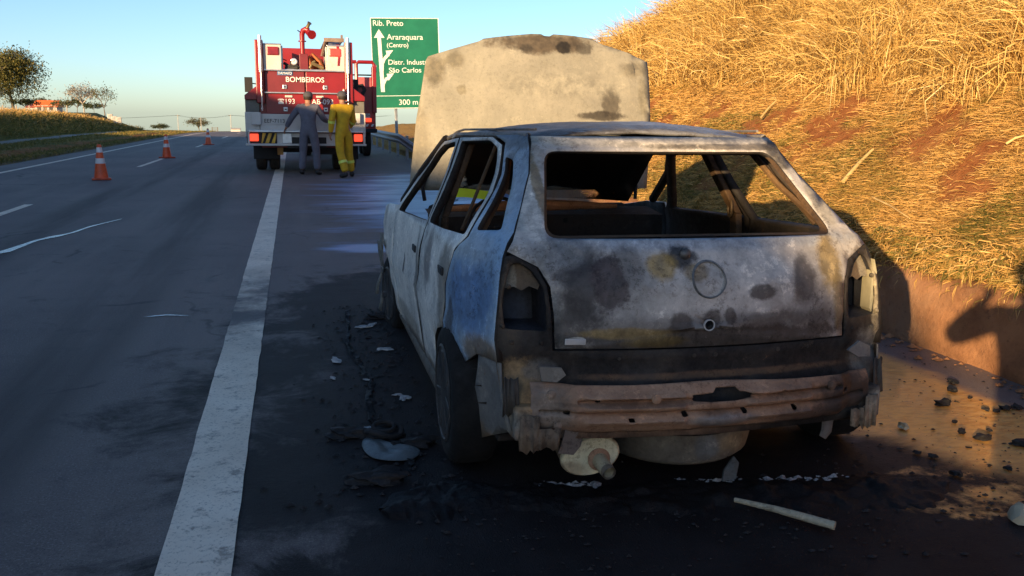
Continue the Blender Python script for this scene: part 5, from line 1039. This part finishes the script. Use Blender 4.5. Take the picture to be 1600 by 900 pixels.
for s in (-1, 1):
    mb = MB(); mb.tube([(s * 1.05, 5.6, 2.2), (s * 1.50, 5.5, 2.25), (s * 1.50, 5.5, 1.95)], .02, 6); mb.box((s * 1.50, 5.5, 2.2), (.22, .10, .42)); mb.build('side_mirror', M_BLK, tr, 30, .01)
MB().box((.0, .4, .78), (1.0, .5, .12)).tube([(-.6, .9, .55), (.6, .9, .55)], .09, 10).tube([(-.2, .3, .7), (-.2, 2, .6)], .05, 8).box((.5, .8, .58), (.5, .6, .3)).build('underbody', M_DK, tr, None)
MB().box((-.62, .5, .58), (.14, .2, .28), (.3, 0, 0)).build('wheel_chock', plain('chock_orange', (.5, .25, .07), .6), tr, None, .01)
bx('ledge_box', (1.15, .03, 1.30), (.20, .10, .24), M_WHT); bx('ledge_box', (-1.13, .03, 1.27), (.22, .10, .28), M_WHT)
def cone(name, loc, sc_, label, group=None):
    c = thing(name, label, 'traffic cone', loc, 0, group)
    h = .70; rb, rt = .135, .038
    def seg(nm, z0, z1, mat, off=0):
        r0 = rb + (rt - rb) * (z0 - .03) / (h - .03) + off; r1 = rb + (rt - rb) * (z1 - .03) / (h - .03) + off
        mb = MB(); mb.lathe([(r0, z0), (r1, z1)], n=32); o = mb.build(nm, mat, c, 60); return o
    base = MB(); base.box((0, 0, .018), (.36, .36, .036)); base.build('base', M_CONEB, c, None, .012)
    seg('body', .03, .69, M_CONE)
    mb = MB(); mb.lathe([(.039, .69), (.03, .705), (.018, .705), (.018, .66)], n=24); mb.build('tip', M_CONE, c, 40)
    for z0, z1 in ((.325, .43), (.545, .645)): seg('reflective_band', z0, z1, M_BAND, .003)
    c.scale = (sc_,) * 3
    return c
M_CONE = plain('orange_plastic', (0.72, 0.10, 0.025), .45, 0, .15, 5, dirt=(0.5, 0.09, 0.03)); M_CONEB = plain('orange_base', (0.50, 0.075, 0.03), .6, 0, .3, 9); M_BAND = plain('white_band', (0.66, 0.64, 0.62), .35, 0, .12, 9)
for k, (x, y, lb) in enumerate(((-3.86, 19.85, 'orange and white traffic cone nearest the camera on the lane line'), (-3.79, 29.4, 'middle traffic cone standing on a white lane dash'), (-3.64, 42.0, 'farthest and smallest traffic cone before the road fades'))):
    c = cone('traffic_cone', (x, y, float(zroad(y)) + .005), 1.02, lb, 'traffic cones along the lane line'); c.rotation_euler.z = k * .4 + .2
c = cone('traffic_cone', (TX + .875, TY - .06, 1.70), .40, 'small traffic cone standing on the rear ledge of the fire truck')
bx('cone_bracket', (.875, -.06, 1.685), (.17, .26, .02), M_ALU)
# ------------------------------------------------------------------ second fire vehicle further ahead
t2 = thing('rescue_truck', 'second red fire vehicle partly hidden behind the first truck', 'fire truck', (1.49, 30.0, 0), 0)
b2 = lambda name, c, d, mat, bev=.02, parent=t2: MB().box(c, d).build(name, mat, parent, None, bev)
b2('body', (0, 1.85, 1.55), (2.46, 3.5, 1.50), M_RED); b2('rear_step', (0, .0, .88), (2.5, .30, .12), M_BLK)
fr = MB(); fr.tube([(.62, .05, 2.2), (.62, .05, 3.02), (.70, .05, 3.08), (1.14, .05, 3.08), (1.20, .05, 3.0), (1.20, .05, 2.2)], .06, 8); fr.tube([(-.62, .05, 2.2), (-.62, .05, 3.08), (.62, .05, 3.08)], .06, 8); fr.build('roll_frame', M_RED, t2, 40)
b2('side_pillar', (1.19, .15, 2.2), (.14, .35, 1.5), M_RED); b2('frame_cap', (1.20, .1, 2.84), (.16, .16, .18), M_LENS); b2('inner_panel', (.88, .5, 2.45), (.56, .05, .34), plain('pale_red_panel', (0.42, 0.10, 0.11), .5)); b2('window_strip', (.6, .6, 2.69), (1.2, .04, .05), M_BLK)
mb = MB(); mb.tube([(.55, .1, 2.05), (.62, .05, 2.30), (.80, .05, 2.34), (.88, .05, 2.2), (.80, .05, 2.05)], .06, 8); mb.build('hose_loop', M_BLK, t2, 40)
b2('licence_plate', (.82, -.02, 1.36), (.42, .02, .14), M_WHT, .004); text('DJM-0024', 'lettering', (.82, -.036, 1.36), .10, M_BTXT, t2)
for s in (-1, 1): b2('tail_lamp', (s * .88, -.03, 1.22), (.40, .05, .13), M_LIT2); b2('amber_lamp', (s * .82, -.06, 1.22), (.10, .03, .07), M_AMB); truck_wheel(t2, s * 1.0, 1.3); truck_wheel(t2, s * 1.0, 2.9)
cb = b2('chevron_bar', (0, -.02, 1.05), (2.4, .03, .10), M_RED, 0)
for k in range(14): MB().prism([(-1.16 + k * .17, 1.01), (-1.09 + k * .17, 1.01), (-1.05 + k * .17, 1.09), (-1.12 + k * .17, 1.09)], -.042, -.037).build('stripe', M_TXT, cb)
b2('top_light', (1.23, .3, 2.95), (.12, .14, .12), M_LIT)

# ------------------------------------------------------------------ people: one skinned body each, clothing as children
def skin(name, verts, edges, rad, mat, parent, levels=1, root=0):
    me = bpy.data.meshes.new(name); me.from_pydata(verts, edges, []); me.materials.append(mat)
    o = bpy.data.objects.new(name, me); C.objects.link(o); o.parent = parent
    bm = bmesh.new(); bm.from_mesh(me); ly = bm.verts.layers.skin.verify(); bm.verts.ensure_lookup_table()
    seen = set()
    for i, v in enumerate(bm.verts): r = rad[i]; v[ly].radius = r if isinstance(r, tuple) else (r, r); v[ly].use_root = False
    # one root per connected chain
    adj = {i: [] for i in range(len(verts))}
    for a, b in edges: adj[a].append(b); adj[b].append(a)
    order = [root] + list(range(len(verts)))
    for s in order:
        if s in seen: continue
        bm.verts[s][ly].use_root = True; st = [s]
        while st:
            q = st.pop()
            if q in seen: continue
            seen.add(q); st += adj[q]
    bm.to_mesh(me); bm.free()
    m1 = o.modifiers.new('skin', 'SKIN'); m1.use_smooth_shade = True; m2 = o.modifiers.new('soft', 'SUBSURF'); m2.levels = levels; m2.render_levels = levels
    return o
M_SKIN = plain('skin', (0.30, 0.15, 0.09), .55, 0, .1, 10); M_BOOT = plain('black_boot', (0.018, 0.017, 0.016), .6); M_CAPG = plain('dark_grey_cap', (0.055, 0.055, 0.065), .8); M_HAIR = plain('dark_hair', (0.02, 0.014, 0.01), .7)
M_GREYC = plain('grey_coverall', (0.115, 0.115, 0.145), .85, 0, .15, 9, .25); M_YELC = plain('yellow_fire_suit', (0.56, 0.34, 0.012), .8, 0, .16, 9, .25); M_REFL = plain('reflective_tape', (0.62, 0.72, 0.12), .4, var=.1); M_SILV = plain('silver_tape', (0.6, 0.6, 0.6), .4)
def person(loc, rz, label, H, suit, J, bands=(), cap=True, group=None):
    p = thing('person', label, 'person', loc, rz, group); k = H / 1.75; p.scale = (k, k, k)
    V = lambda n: tuple(J[n])
    # body: head, neck, torso, limbs, palms and fingers in one mesh
    vs = []; es = []; rd = []
    def chain(pts, rs, start=None):
        prev = start
        for q, r in zip(pts, rs):
            vs.append(tuple(q)); rd.append(r); i = len(vs) - 1
            if prev is not None: es.append((prev, i))
            prev = i
        return prev
    pel = chain([V('pelvis')], [(.12, .10)]); ch = chain([V('spine'), V('chest')], [(.12, .095), (.13, .10)], pel); nk = chain([V('neck')], [(.055, .055)], ch)
    h = Vector(V('head')); chain([h + Vector((0, -.005, -.06)), h + Vector((0, .0, .03)), h + Vector((0, -.01, .10))], [(.072, .08), (.082, .10), (.05, .06)], nk)
    for s in ('l', 'r'):
        el = chain([V('sh' + s), V('el' + s), V('wr' + s)], [.055, .042, .028], ch)
        w_ = Vector(V('wr' + s)); d = (w_ - Vector(V('el' + s))).normalized()
        palm = chain([w_ + d * .05, w_ + d * .085], [(.036, .018), (.038, .016)], el)
        side = Vector((0, 1, 0)) - d * d.y
        if side.length < .2: side = Vector((1, 0, 0)) - d * d.x
        side.normalize(); cr = d.cross(side)
        base = w_ + d * .085
        for q, ln in ((-.027, .060), (-.009, .075), (.009, .082), (.027, .072)):
            b0 = base + side * q - d * .01; chain([b0, b0 + d * ln * .5 + cr * .004, b0 + d * ln * .85 + cr * .022, b0 + d * ln + cr * .035], [.010, .009, .008, .006])
        b0 = w_ + d * .035 + side * .03; chain([b0, b0 + side * .028 + d * .02, b0 + side * .035 + d * .05], [.012, .010, .008])
        chain([V('hp' + s), V('kn' + s), V('an' + s)], [.085, .06, .042], pel)
    skin('body', vs, es, rd, M_SKIN, p, 2)
    # coverall
    vs2 = []; es2 = []; rd2 = []
    vs, es, rd = vs2, es2, rd2
    def chain2(pts, rs, start=None):
        prev = start
        for q, r in zip(pts, rs):
            vs2.append(tuple(q)); rd2.append(r); i = len(vs2) - 1
            if prev is not None: es2.append((prev, i))
            prev = i
        return prev
    L = lambda a, b, t: tuple(Vector(V(a)).lerp(Vector(V(b)), t))
    pel = chain2([V('pelvis')], [(.165, .135)]); ch = chain2([L('pelvis', 'spine', .5), V('spine'), V('chest')], [(.155, .125), (.165, .125), (.185, .13)], pel)
    chain2([L('chest', 'neck', .6), L('chest', 'neck', .95)], [(.105, .085), (.066, .066)], ch)
    for s in ('l', 'r'):
        chain2([V('sh' + s), L('sh' + s, 'el' + s, .55), V('el' + s), L('el' + s, 'wr' + s, .5), L('el' + s, 'wr' + s, .97)], [.088, .076, .068, .062, .048], ch)
        chain2([V('hp' + s), L('hp' + s, 'kn' + s, .5), V('kn' + s), L('kn' + s, 'an' + s, .5), L('kn' + s, 'an' + s, .97)], [.118, .102, .086, .084, .078], pel)
    skin('coverall', vs2, es2, rd2, suit, p, 2)
    for s in ('l', 'r'):
        a = Vector(V('an' + s)); t = Vector(V('to' + s))
        skin('boot', [tuple(a + Vector((0, 0, .03))), tuple(Vector((a.x, a.y - .02, .05))), tuple(Vector((a.x, a.y, .05)).lerp(Vector((t.x, t.y, .045)), .55)), tuple((t.x, t.y, .04))], [(0, 1), (1, 2), (2, 3)], [.055, .055, .052, .042], M_BOOT, p, 2)
    for (a, b, t, r, wd) in bands:
        q0 = Vector(L(a, b, t)); d = (Vector(V(b)) - Vector(V(a))).normalized(); mb = MB(); mb.tube([q0 - d * wd, q0 + d * wd], r, 18, cap=False); mb.build('reflective_band', M_REFL, p, 40)
    h = Vector(V('head'))
    if cap:
        mb = MB(); mb.lathe([(.106, .035), (.108, .06), (.098, .105), (.065, .135), (.02, .147)], o=tuple(h + Vector((0, .0, 0))), n=24, sx=.93); c = mb.build('cap', M_CAPG, p, 50); MB().lathe([(.075, .0), (.078, .006)], o=tuple(h + Vector((0, .11, .042))), n=20).build('brim', M_CAPG, c, 40)
        mb = MB(); mb.lathe([(.085, -.03), (.100, .0), (.103, .036)], o=tuple(h + Vector((0, -.012, 0))), n=20, sx=.93); mb.f = [f for f in mb.f[:-2] if np.mean([mb.v[i][1] for i in f]) < h.y - .02]; mb.m = [0] * len(mb.f); mb.build('hair', M_HAIR, p, 50)
    for s in (-1, 1):
        mb = MB(); mb.lathe([(.03, 0), (.026, .012), (.01, .016)], axis='X', n=12); mb.v = [(v[0] * s + h.x + s * .086, v[1] * .7 + h.y, v[2] + h.z + .02) for v in mb.v]; mb.build('ear', M_SKIN, p, 40)
    mb = MB(); mb.prism([(h.x - .014, h.z - .02), (h.x + .014, h.z - .02), (h.x, h.z + .035)], h.y + .085, h.y + .118); mb.build('nose', M_SKIN, p, 40)
    return p
JA = dict(pelvis=(0, 0, .96), spine=(0, .01, 1.16), chest=(0, .02, 1.36), neck=(0, .03, 1.50), head=(.0, .05, 1.60), shl=(-.19, .02, 1.41), ell=(-.36, .04, 1.20), wrl=(-.50, .12, .99), shr=(.19, .02, 1.41), elr=(.30, .12, 1.18), wrr=(.34, .34, 1.12), hpl=(-.10, 0, .92), knl=(-.13, .02, .50), anl=(-.16, -.02, .09), tol=(-.18, .13, .04), hpr=(.10, 0, .92), knr=(.15, .02, .50), anr=(.17, -.03, .09), tor=(.22, .11, .04))
JB = dict(pelvis=(0, 0, .96), spine=(-.005, .0, 1.16), chest=(0, .01, 1.36), neck=(0.01, .03, 1.50), head=(.02, .05, 1.60), shl=(-.19, .01, 1.41), ell=(-.245, -.01, 1.14), wrl=(-.25, .05, .90), shr=(.19, .01, 1.41), elr=(.25, .06, 1.14), wrr=(.23, .22, 1.0), hpl=(-.10, 0, .92), knl=(-.08, -.03, .50), anl=(-.03, -.16, .10), tol=(-.12, -.04, .04), hpr=(.10, 0, .92), knr=(.16, .10, .50), anr=(.21, .10, .09), tor=(.28, .23, .04))
person((.37, 21.15, 0), -.25, 'person in grey coverall and dark cap standing behind the fire truck', 1.90, M_GREYC, JA)
person((1.10, 20.2, 0), .35, 'person in yellow fire suit with reflective bands behind the fire truck', 1.90, M_YELC, JB, (('ell', 'wrl', .05, .075, .028), ('elr', 'wrr', .05, .075, .028), ('knl', 'anl', .45, .089, .028), ('knr', 'anr', .45, .089, .028)))
# the one taking the picture: stands behind the camera, seen only as a shadow on the wall
JC = dict(pelvis=(0, -.02, .96), spine=(0, -.02, 1.16), chest=(0, -.01, 1.36), neck=(0, .0, 1.50), head=(.0, .02, 1.60), shl=(-.19, 0, 1.41), ell=(-.36, .15, 1.25), wrl=(-.15, .30, 1.40), shr=(.19, 0, 1.41), elr=(.36, .15, 1.25), wrr=(.15, .30, 1.40), hpl=(-.10, 0, .92), knl=(-.11, .02, .50), anl=(-.12, -.02, .09), tol=(-.14, .13, .04), hpr=(.10, 0, .92), knr=(.11, .02, .50), anr=(.12, -.03, .09), tor=(.14, .11, .04))
person((.12, -.42, 0), R(-16), 'person in dark clothes with raised arms whose shadow falls on the wall', 1.76, plain('dark_clothes', (0.05, 0.055, 0.07), .85), JC)

# ------------------------------------------------------------------ direction sign
M_GRN = plain('sign_green', (0.006, 0.135, 0.072), .4, 0, .12, 1.5); M_SW = plain('sign_white', (0.62, 0.66, 0.62), .4, var=.06); M_STEEL = plain('galvanised_steel', (0.28, 0.30, 0.32), .45, .6, .2)
sg = thing('direction_sign', 'large green road direction sign with white lettering beside the road', 'road sign', (3.362, 38.0, -.208), 0)
sg.scale = (1.1515,) * 3
sg.rotation_euler = (0, R(-1.6), R(-1))
sw, s0, s1 = 2.46, 1.60, 4.80
MB().box((sw / 2 + .05, .04, (s0 + s1) / 2), (sw, .05, s1 - s0)).build('sign_board', M_GRN, sg, None, .02)
fr = MB()
for c, d in (((sw / 2 + .05, .010, s1 - .02), (sw, .012, .025)), ((sw / 2 + .05, .010, s0 + .02), (sw, .012, .025)), ((.065, .010, (s0 + s1) / 2), (.025, .012, s1 - s0 - .06)), ((sw + .035, .010, (s0 + s1) / 2), (.025, .012, s1 - s0 - .06)), ((sw / 2 + .05, .010, 2.06), (sw - .06, .012, .022))): fr.box(c, d)
fr.build('border', M_SW, sg)
def st(b, x, z, h, sx=1.0): return text(b, 'lettering', (x, .008, z), h, M_SW, sg, align='LEFT', sx=sx, bold=.008)
st('Rib. Preto', .13, 4.60, .27, 1.0); st('Araraquara', .62, 4.12, .27, 1.06); st('(Centro)', .60, 3.84, .22, 1.0); st('Distr. Industrial', .62, 3.24, .25, 1.05); st('S\u00e3o Carlos', .64, 2.96, .25, 1.08); st('300 m', .95, 1.82, .27, 1.05)
ar = MB()
ar.prism([(.33, 2.20), (.47, 2.20), (.41, 4.14), (.28, 4.14)], .000, .012); ar.prism([(.16, 4.10), (.54, 4.10), (.345, 4.40)], .001, .012)
def branch(z0, z1):
    P = [(.40, z0), (.42, z0 + .25), (.50, z0 + .42), (.66, z1 - .02)]
    for (a, b) in zip(P, P[1:]):
        d = Vector((b[0] - a[0], b[1] - a[1])); nrm = Vector((-d.y, d.x)).normalized() * .055
        ar.prism([(a[0] - nrm.x, a[1] - nrm.y), (b[0] - nrm.x, b[1] - nrm.y), (b[0] + nrm.x, b[1] + nrm.y), (a[0] + nrm.x, a[1] + nrm.y)], .002, .011)
    ar.prism([(.56, z1 + .10), (.62, z1 - .14), (.83, z1 + .12)], .0015, .0115)
branch(2.95, 3.55); branch(2.22, 2.74)
ar.build('arrow', M_SW, sg, None, fix=True)
for x in (.85, 1.95): MB().box((x, .13, 2.0), (.10, .10, 5.4)).build('post', M_STEEL, sg, None, .008)
for z in (2.0, 3.2, 4.4): MB().box((sw / 2 + .05, .085, z), (sw - .2, .03, .08)).build('back_rail', M_STEEL, sg)
# ------------------------------------------------------------------ guard rail
gr = thing('guard_rail', 'grey steel guard rail at the road edge below the sign', 'guard rail', (0, 0, 0))
prof = [(0, 0), (.02, .03), (.06, .06), (.06, .10), (.02, .13), (.02, .18), (.06, .21), (.06, .25), (.02, .28), (0, .31)]
ys = np.linspace(26.3, 47, 40); mb = MB()
for i, y in enumerate(ys):
    zz = .48 - (.40 * (1 - (y - 26.3) / 3.0) if y < 29.3 else 0)
    mb.v += [(3.42 + .35 * max(0, (29.3 - y) / 3) - px, y, zz + pz + float(zroad(y))) for px, pz in prof]
k = len(prof); mb.f = [(i * k + j, i * k + j + 1, (i + 1) * k + j + 1, (i + 1) * k + j) for i in range(len(ys) - 1) for j in range(k - 1)]; mb.m = [0] * len(mb.f)
o = mb.build('rail_beam', M_STEEL, gr, 30, fix=False); md = o.modifiers.new('t', 'SOLIDIFY'); md.thickness = .006
for y in np.arange(28.5, 47, 2.6): MB().box((3.55, y, .36 + float(zroad(y))), (.08, .12, .78)).build('post', M_STEEL, gr, None, .006)
# ------------------------------------------------------------------ trees
M_BARK = plain('grey_brown_bark', (0.14, 0.105, 0.075), .9, 0, .3, 12, .4); M_PALEB = plain('pale_bark', (0.34, 0.30, 0.25), .9, 0, .2, 12, .3)
def leafmat(name, a, b, c): return grassmat(name, [(0, a), (.5, b), (1, c)], .6)
M_LF1 = leafmat('olive_leaves', (0.05, 0.06, 0.016), (0.12, 0.115, 0.03), (0.27, 0.20, 0.055)); M_LF2 = leafmat('grey_green_leaves', (0.05, 0.058, 0.022), (0.11, 0.11, 0.045), (0.20, 0.17, 0.08)); M_LF3 = leafmat('dark_leaves', (0.022, 0.034, 0.012), (0.05, 0.065, 0.020), (0.10, 0.10, 0.03)); M_LF4 = leafmat('bare_twigs', (0.20, 0.17, 0.13), (0.30, 0.26, 0.2), (0.42, 0.36, 0.28))
def tree(name, label, cat, loc, H, crown_w, fork, leaf, bark, nleaf, lsize, seed, group=None, flat=.75, lean=0.0, density=1.0, depth=4, trunk_r=None, droop=.16):
    t = thing(name, label, cat, loc, 0, group); rs = random.Random(seed); tips = []; mb = MB()
    tr_ = trunk_r or H * .026
    def grow(p, d, ln, r, k):
        q = p + d * ln * .5 + Vector((rs.uniform(-1, 1), rs.uniform(-1, 1), rs.uniform(-.3, .6))) * ln * .09; e = q + (d + Vector((rs.uniform(-.3, .3), rs.uniform(-.3, .3), .05))).normalized() * ln * .5
        mb.tube([p, q, e], [r, r * .82, r * .62], 7 if k > 2 else 5, cap=False)
        if k <= 1: tips.append(e); tips.append(q)
        if k == 0: return
        n = rs.choice((2, 3, 3)) if k < depth else rs.choice((3, 4))
        a0 = rs.random() * 6.28
        for i in range(n):
            a = a0 + 6.28 * i / n + rs.uniform(-.5, .5); sp = rs.uniform(.45, .95)
            nd = (d * .75 + Vector((math.cos(a) * sp * crown_w / H * 1.25, math.sin(a) * sp * crown_w / H * 1.25, rs.uniform(.05, .35)))).normalized()
            grow(e, nd, ln * rs.uniform(.66, .84), r * .60, k - 1)
    grow(Vector((0, 0, -.15)), Vector((lean, 0, 1)).normalized(), H * fork, tr_, depth)
    zt = max(v[2] for v in mb.v); wx = max(abs(v[0]) for v in mb.v)
    fz = (H * .97) / zt; fx = (crown_w * .47) / max(wx, .1)
    mb.v = [(v[0] * (1 if v[2] < H * fork * .9 else fx), v[1] * (1 if v[2] < H * fork * .9 else fx), v[2] * fz) for v in mb.v]
    mb.build('trunk', bark, t, 50); T = np.array([(v.x * fx, v.y * fx, v.z * fz) for v in tips])
    if nleaf:
        i = rng.integers(0, len(T), nleaf); P = T[i] + rng.normal(0, 1, (nleaf, 3)) * np.array([crown_w * .07, crown_w * .07, H * .06]); P[:, 2] -= H * droop * rng.random(nleaf) ** 2
        az = rng.random(nleaf) * 6.28; cl = rng.random(len(T))[i]
        cen = T.mean(0); 
        tone = np.clip(.45 + (cl - .5) * .6 + rng.normal(0, .15, nleaf), 0, 1)
        o = blades('crown', P[:, 0], P[:, 1], P[:, 2], lsize * (0.6 + .8 * rng.random(nleaf)), lsize * .55 + 0 * az, np.cos(az), np.sin(az), rng.normal(0, .7, nleaf), rng.random(nleaf), tone, leaf, t)
        del o['kind']
    return t
def zl(x, y): return float(zland(x, y))
def T_(px_x, Y): return px_x * Y   # lateral position from bearing
for (name, label, x, Y, H, cw, fork, leaf, bark, nl, ls, seed, kw) in (
    ('spreading_tree', 'large spreading olive green tree at the left edge of the photo', -51.5, 190, 11.8, 14.5, .22, M_LF1, M_BARK, 15000, .40, 4, dict(depth=5, droop=.50)),
    ('leaning_tree', 'pale trunked small tree leaning beside the large spreading tree', -53.0, 182, 5.5, 5.5, .3, M_LF2, M_PALEB, 700, .35, 9, dict(lean=.25)),
    ('bare_tree', 'leafless pale grey tree with a flat wide crown', -35.0, 170, 5.4, 7.0, .24, M_LF4, M_PALEB, 900, .30, 12, dict(depth=5, trunk_r=.13)),
    ('thin_tree', 'thin tree with sparse brownish crown beside the pale sign boards', -22.4, 120, 4.4, 3.1, .36, M_LF2, M_BARK, 420, .20, 17, dict(depth=4, trunk_r=.09)),
    ('round_tree', 'low round tree alone on the far horizon', -56.3, 420, 4.2, 7.6, .2, M_LF3, M_BARK, 900, .5, 23, dict(depth=4)),
    ('broad_tree', 'broad far tree beside a utility pole on the horizon', -40.0, 420, 6.6, 10.0, .22, M_LF2, M_BARK, 1300, .5, 29, dict(depth=4)),
    ('dark_shrub', 'dark shrub between the large tree and the orange roofed house', -49.5, 190, 2.6, 5.0, .2, M_LF3, M_BARK, 700, .35, 31, dict(depth=3)),
    ('green_shrub', 'grey green shrub just right of the orange roofed house', -40.5, 180, 2.4, 4.0, .2, M_LF2, M_BARK, 600, .32, 37, dict(depth=3)),
    ('dark_shrub', 'dark shrub left of the leafless pale tree', -37.8, 178, 2.9, 3.2, .22, M_LF3, M_BARK, 500, .30, 41, dict(depth=3)),
    ('dark_shrub', 'low dark shrub at the foot of the leafless pale tree', -33.0, 168, 1.8, 4.0, .2, M_LF3, M_BARK, 600, .30, 43, dict(depth=3)),
    ('green_shrub', 'pale green shrub behind the orange roofed house', -75.5, 305, 4.6, 9.0, .2, M_LF2, M_BARK, 700, .5, 47, dict(depth=3))):
    tree(name, label, 'shrub' if 'shrub' in name else 'tree', (x, Y, zl(x, Y)), H, cw, fork, leaf, bark, nl, ls, seed, **kw)
# ------------------------------------------------------------------ far small things
M_TILE = plain('orange_roof_tile', (0.56, 0.12, 0.025), .7, 0, .15, 1); M_PLAS = plain('pale_plaster_wall', (0.42, 0.38, 0.34), .8); M_CONC = plain('pale_concrete', (0.40, 0.38, 0.34), .8)
hx, hy = -70.5, 295; hz = zl(hx, hy)
hs = thing('house', 'small house with an orange tiled roof on the hill', 'house', (hx, hy, hz), R(-8))
MB().box((0, 0, .9), (6.4, 4.5, 2.2)).build('wall', M_PLAS, hs)
MB().prism([(-2.8, 1.5), (2.8, 1.5), (.0, 3.5)], -3.6, 3.6, 'X').build('roof', M_TILE, hs)
MB().box((-4.3, -.5, .7), (2.2, 3, 1.7)).build('wall', M_PLAS, hs); MB().box((-4.4, -.6, 1.75), (2.6, 3.6, .4), (R(12), 0, 0)).build('porch_roof', plain('dull_tile', (0.30, 0.06, 0.05), .7), hs)
for x in (-1.8, 1.6): w_ = MB().box((x, -2.27, 1.0), (1.1, .08, 1.0)).build('window', M_DK, hs)
MB().box((-.1, -2.27, .75), (.9, .08, 1.7)).build('door', M_BARK, hs)
for k, (x, y) in enumerate(((-20.35, 112), (-19.75, 111), (-19.1, 110))):
    z0 = zl(x, y); b = thing('sign_board', ('left', 'middle', 'right')[k] + ' one of three pale boards standing on the verge below the thin tree', 'sign board', (x, y, z0), .1, 'pale boards beside the thin tree')
    MB().box((0, 0, .75), (.50, .05, 1.25)).build('board', M_CONC, b, None, .01)
    for s in (-1, 1): MB().box((s * .27, .05, .65), (.06, .06, 1.5)).build('post', M_WHT, b)
fx = [(-57, 190), (-54.5, 190), (-52, 189), (-49.5, 188), (-47, 187), (-44.5, 186), (-42, 184), (-39.5, 182)]
fe = thing('wire_fence', 'pale post fence along the top of the grassy hill', 'fence', (0, 0, 0))
for x, y in fx: MB().box((x, y - 4, zl(x, y - 4) + .6), (.16, .16, 1.3)).build('post', M_PALEB, fe)
for h in (.5, .8, 1.1): MB().tube([(x, y - 4, zl(x, y - 4) + h) for x, y in fx], .02, 4).build('wire', M_STEEL, fe)
PO = [(-47.5, 410, 7.6, 'thin utility pole between the two far trees'), (-37.2, 400, 6.4, 'pale utility pole standing in front of the broad far tree'), (-24.5, 390, 7.4, 'utility pole on the horizon left of the fire truck')]
for x, y, h, lb in PO:
    p = thing('utility_pole', lb, 'utility pole', (x, y, zl(x, y)), 0, 'utility poles along the horizon'); MB().tube([(0, 0, -.2), (0, 0, h)], [.17, .12], 8).build('pole', M_CONC, p, 40); MB().box((0, 0, h - .4), (1.9, .12, .14)).build('cross_arm', M_BARK, p)
mb = MB()
W = [(-150, 480, 7.2)] + [(x, y, h) for x, y, h, l in PO] + [(40, 380, 7.5)]
for dx in (-.8, .8):
    for (a, b) in zip(W, W[1:]):
        A = Vector((a[0] + dx, a[1], zl(a[0], a[1]) + a[2] - .3)); B = Vector((b[0] + dx, b[1], zl(b[0], b[1]) + b[2] - .3))
        mb.tube([A.lerp(B, t) + Vector((0, 0, -1.2 * 4 * t * (1 - t) * min(1, (A - B).length / 60))) for t in np.linspace(0, 1, 9)], .035, 3, cap=False)
o = mb.build('power_line', M_DK); tag(o, 'thin power lines strung between the far utility poles', 'power line')
x, y = -19.2, 330; sh = thing('shed', 'low white shed far off just left of the fire truck', 'shed', (x, y, zl(x, y)), 0); MB().box((0, 0, .5), (3.2, 3, 1.2)).build('wall', M_WHT, sh); MB().prism([(-1.7, 1.1), (1.7, 1.1), (0, 1.6)], -1.7, 1.7, 'X').build('roof', M_CONC, sh)
x, y = -23.8, 300; gt = thing('farm_gate', 'small dark gate on the horizon left of the fire truck', 'gate', (x, y, zl(x, y)), 0)
for s in (-1, 1): MB().box((s * .85, 0, .8), (.2, .2, 1.7)).build('post', M_BARK, gt)
for h in (.5, 1.0, 1.4): MB().box((0, 0, h), (1.5, .08, .12)).build('rail', M_BARK, gt)
# a bamboo stalk and loose sticks lying on the bank
def stick(x0, y0, x1, y1, r, lift, name, lb, cat, mat=None):
    a = Vector((x0, y0, zl(x0, y0) + lift)); b = Vector((x1, y1, zl(x1, y1) + lift)); mb = MB(); mb.tube([a, a.lerp(b, .5) + Vector((0, 0, .012)), b], [r, r * .9, r * .6], 8); o = mb.build(name, mat or plain('dry_stalk', (0.52, 0.36, 0.14), .6), None, 50); tag(o, lb, cat)
for a, b, r, lf, nm, lb in [((4.39, 6.44), (4.74, 6.57), 0.018, 0.05, 'dry_stalk', 'thick pale dry stalk lying on the mown lower bank'), ((4.96, 8.86), (5.2, 8.98), 0.012, 0.08, 'dry_stalk', 'short pale stalk leaning behind the car roof on the bank'), ((4.29, 5.91), (4.17, 5.31), 0.008, 0.04, 'thin_twig', 'thin brown twig lying low on the bank right of the car'), ((4.79, 5.19), (4.86, 5.11), 0.01, 0.05, 'thin_twig', 'dark curved twig on the bank at the right edge of the photo')]: stick(*a, *b, r, lf, nm, lb, 'stick')
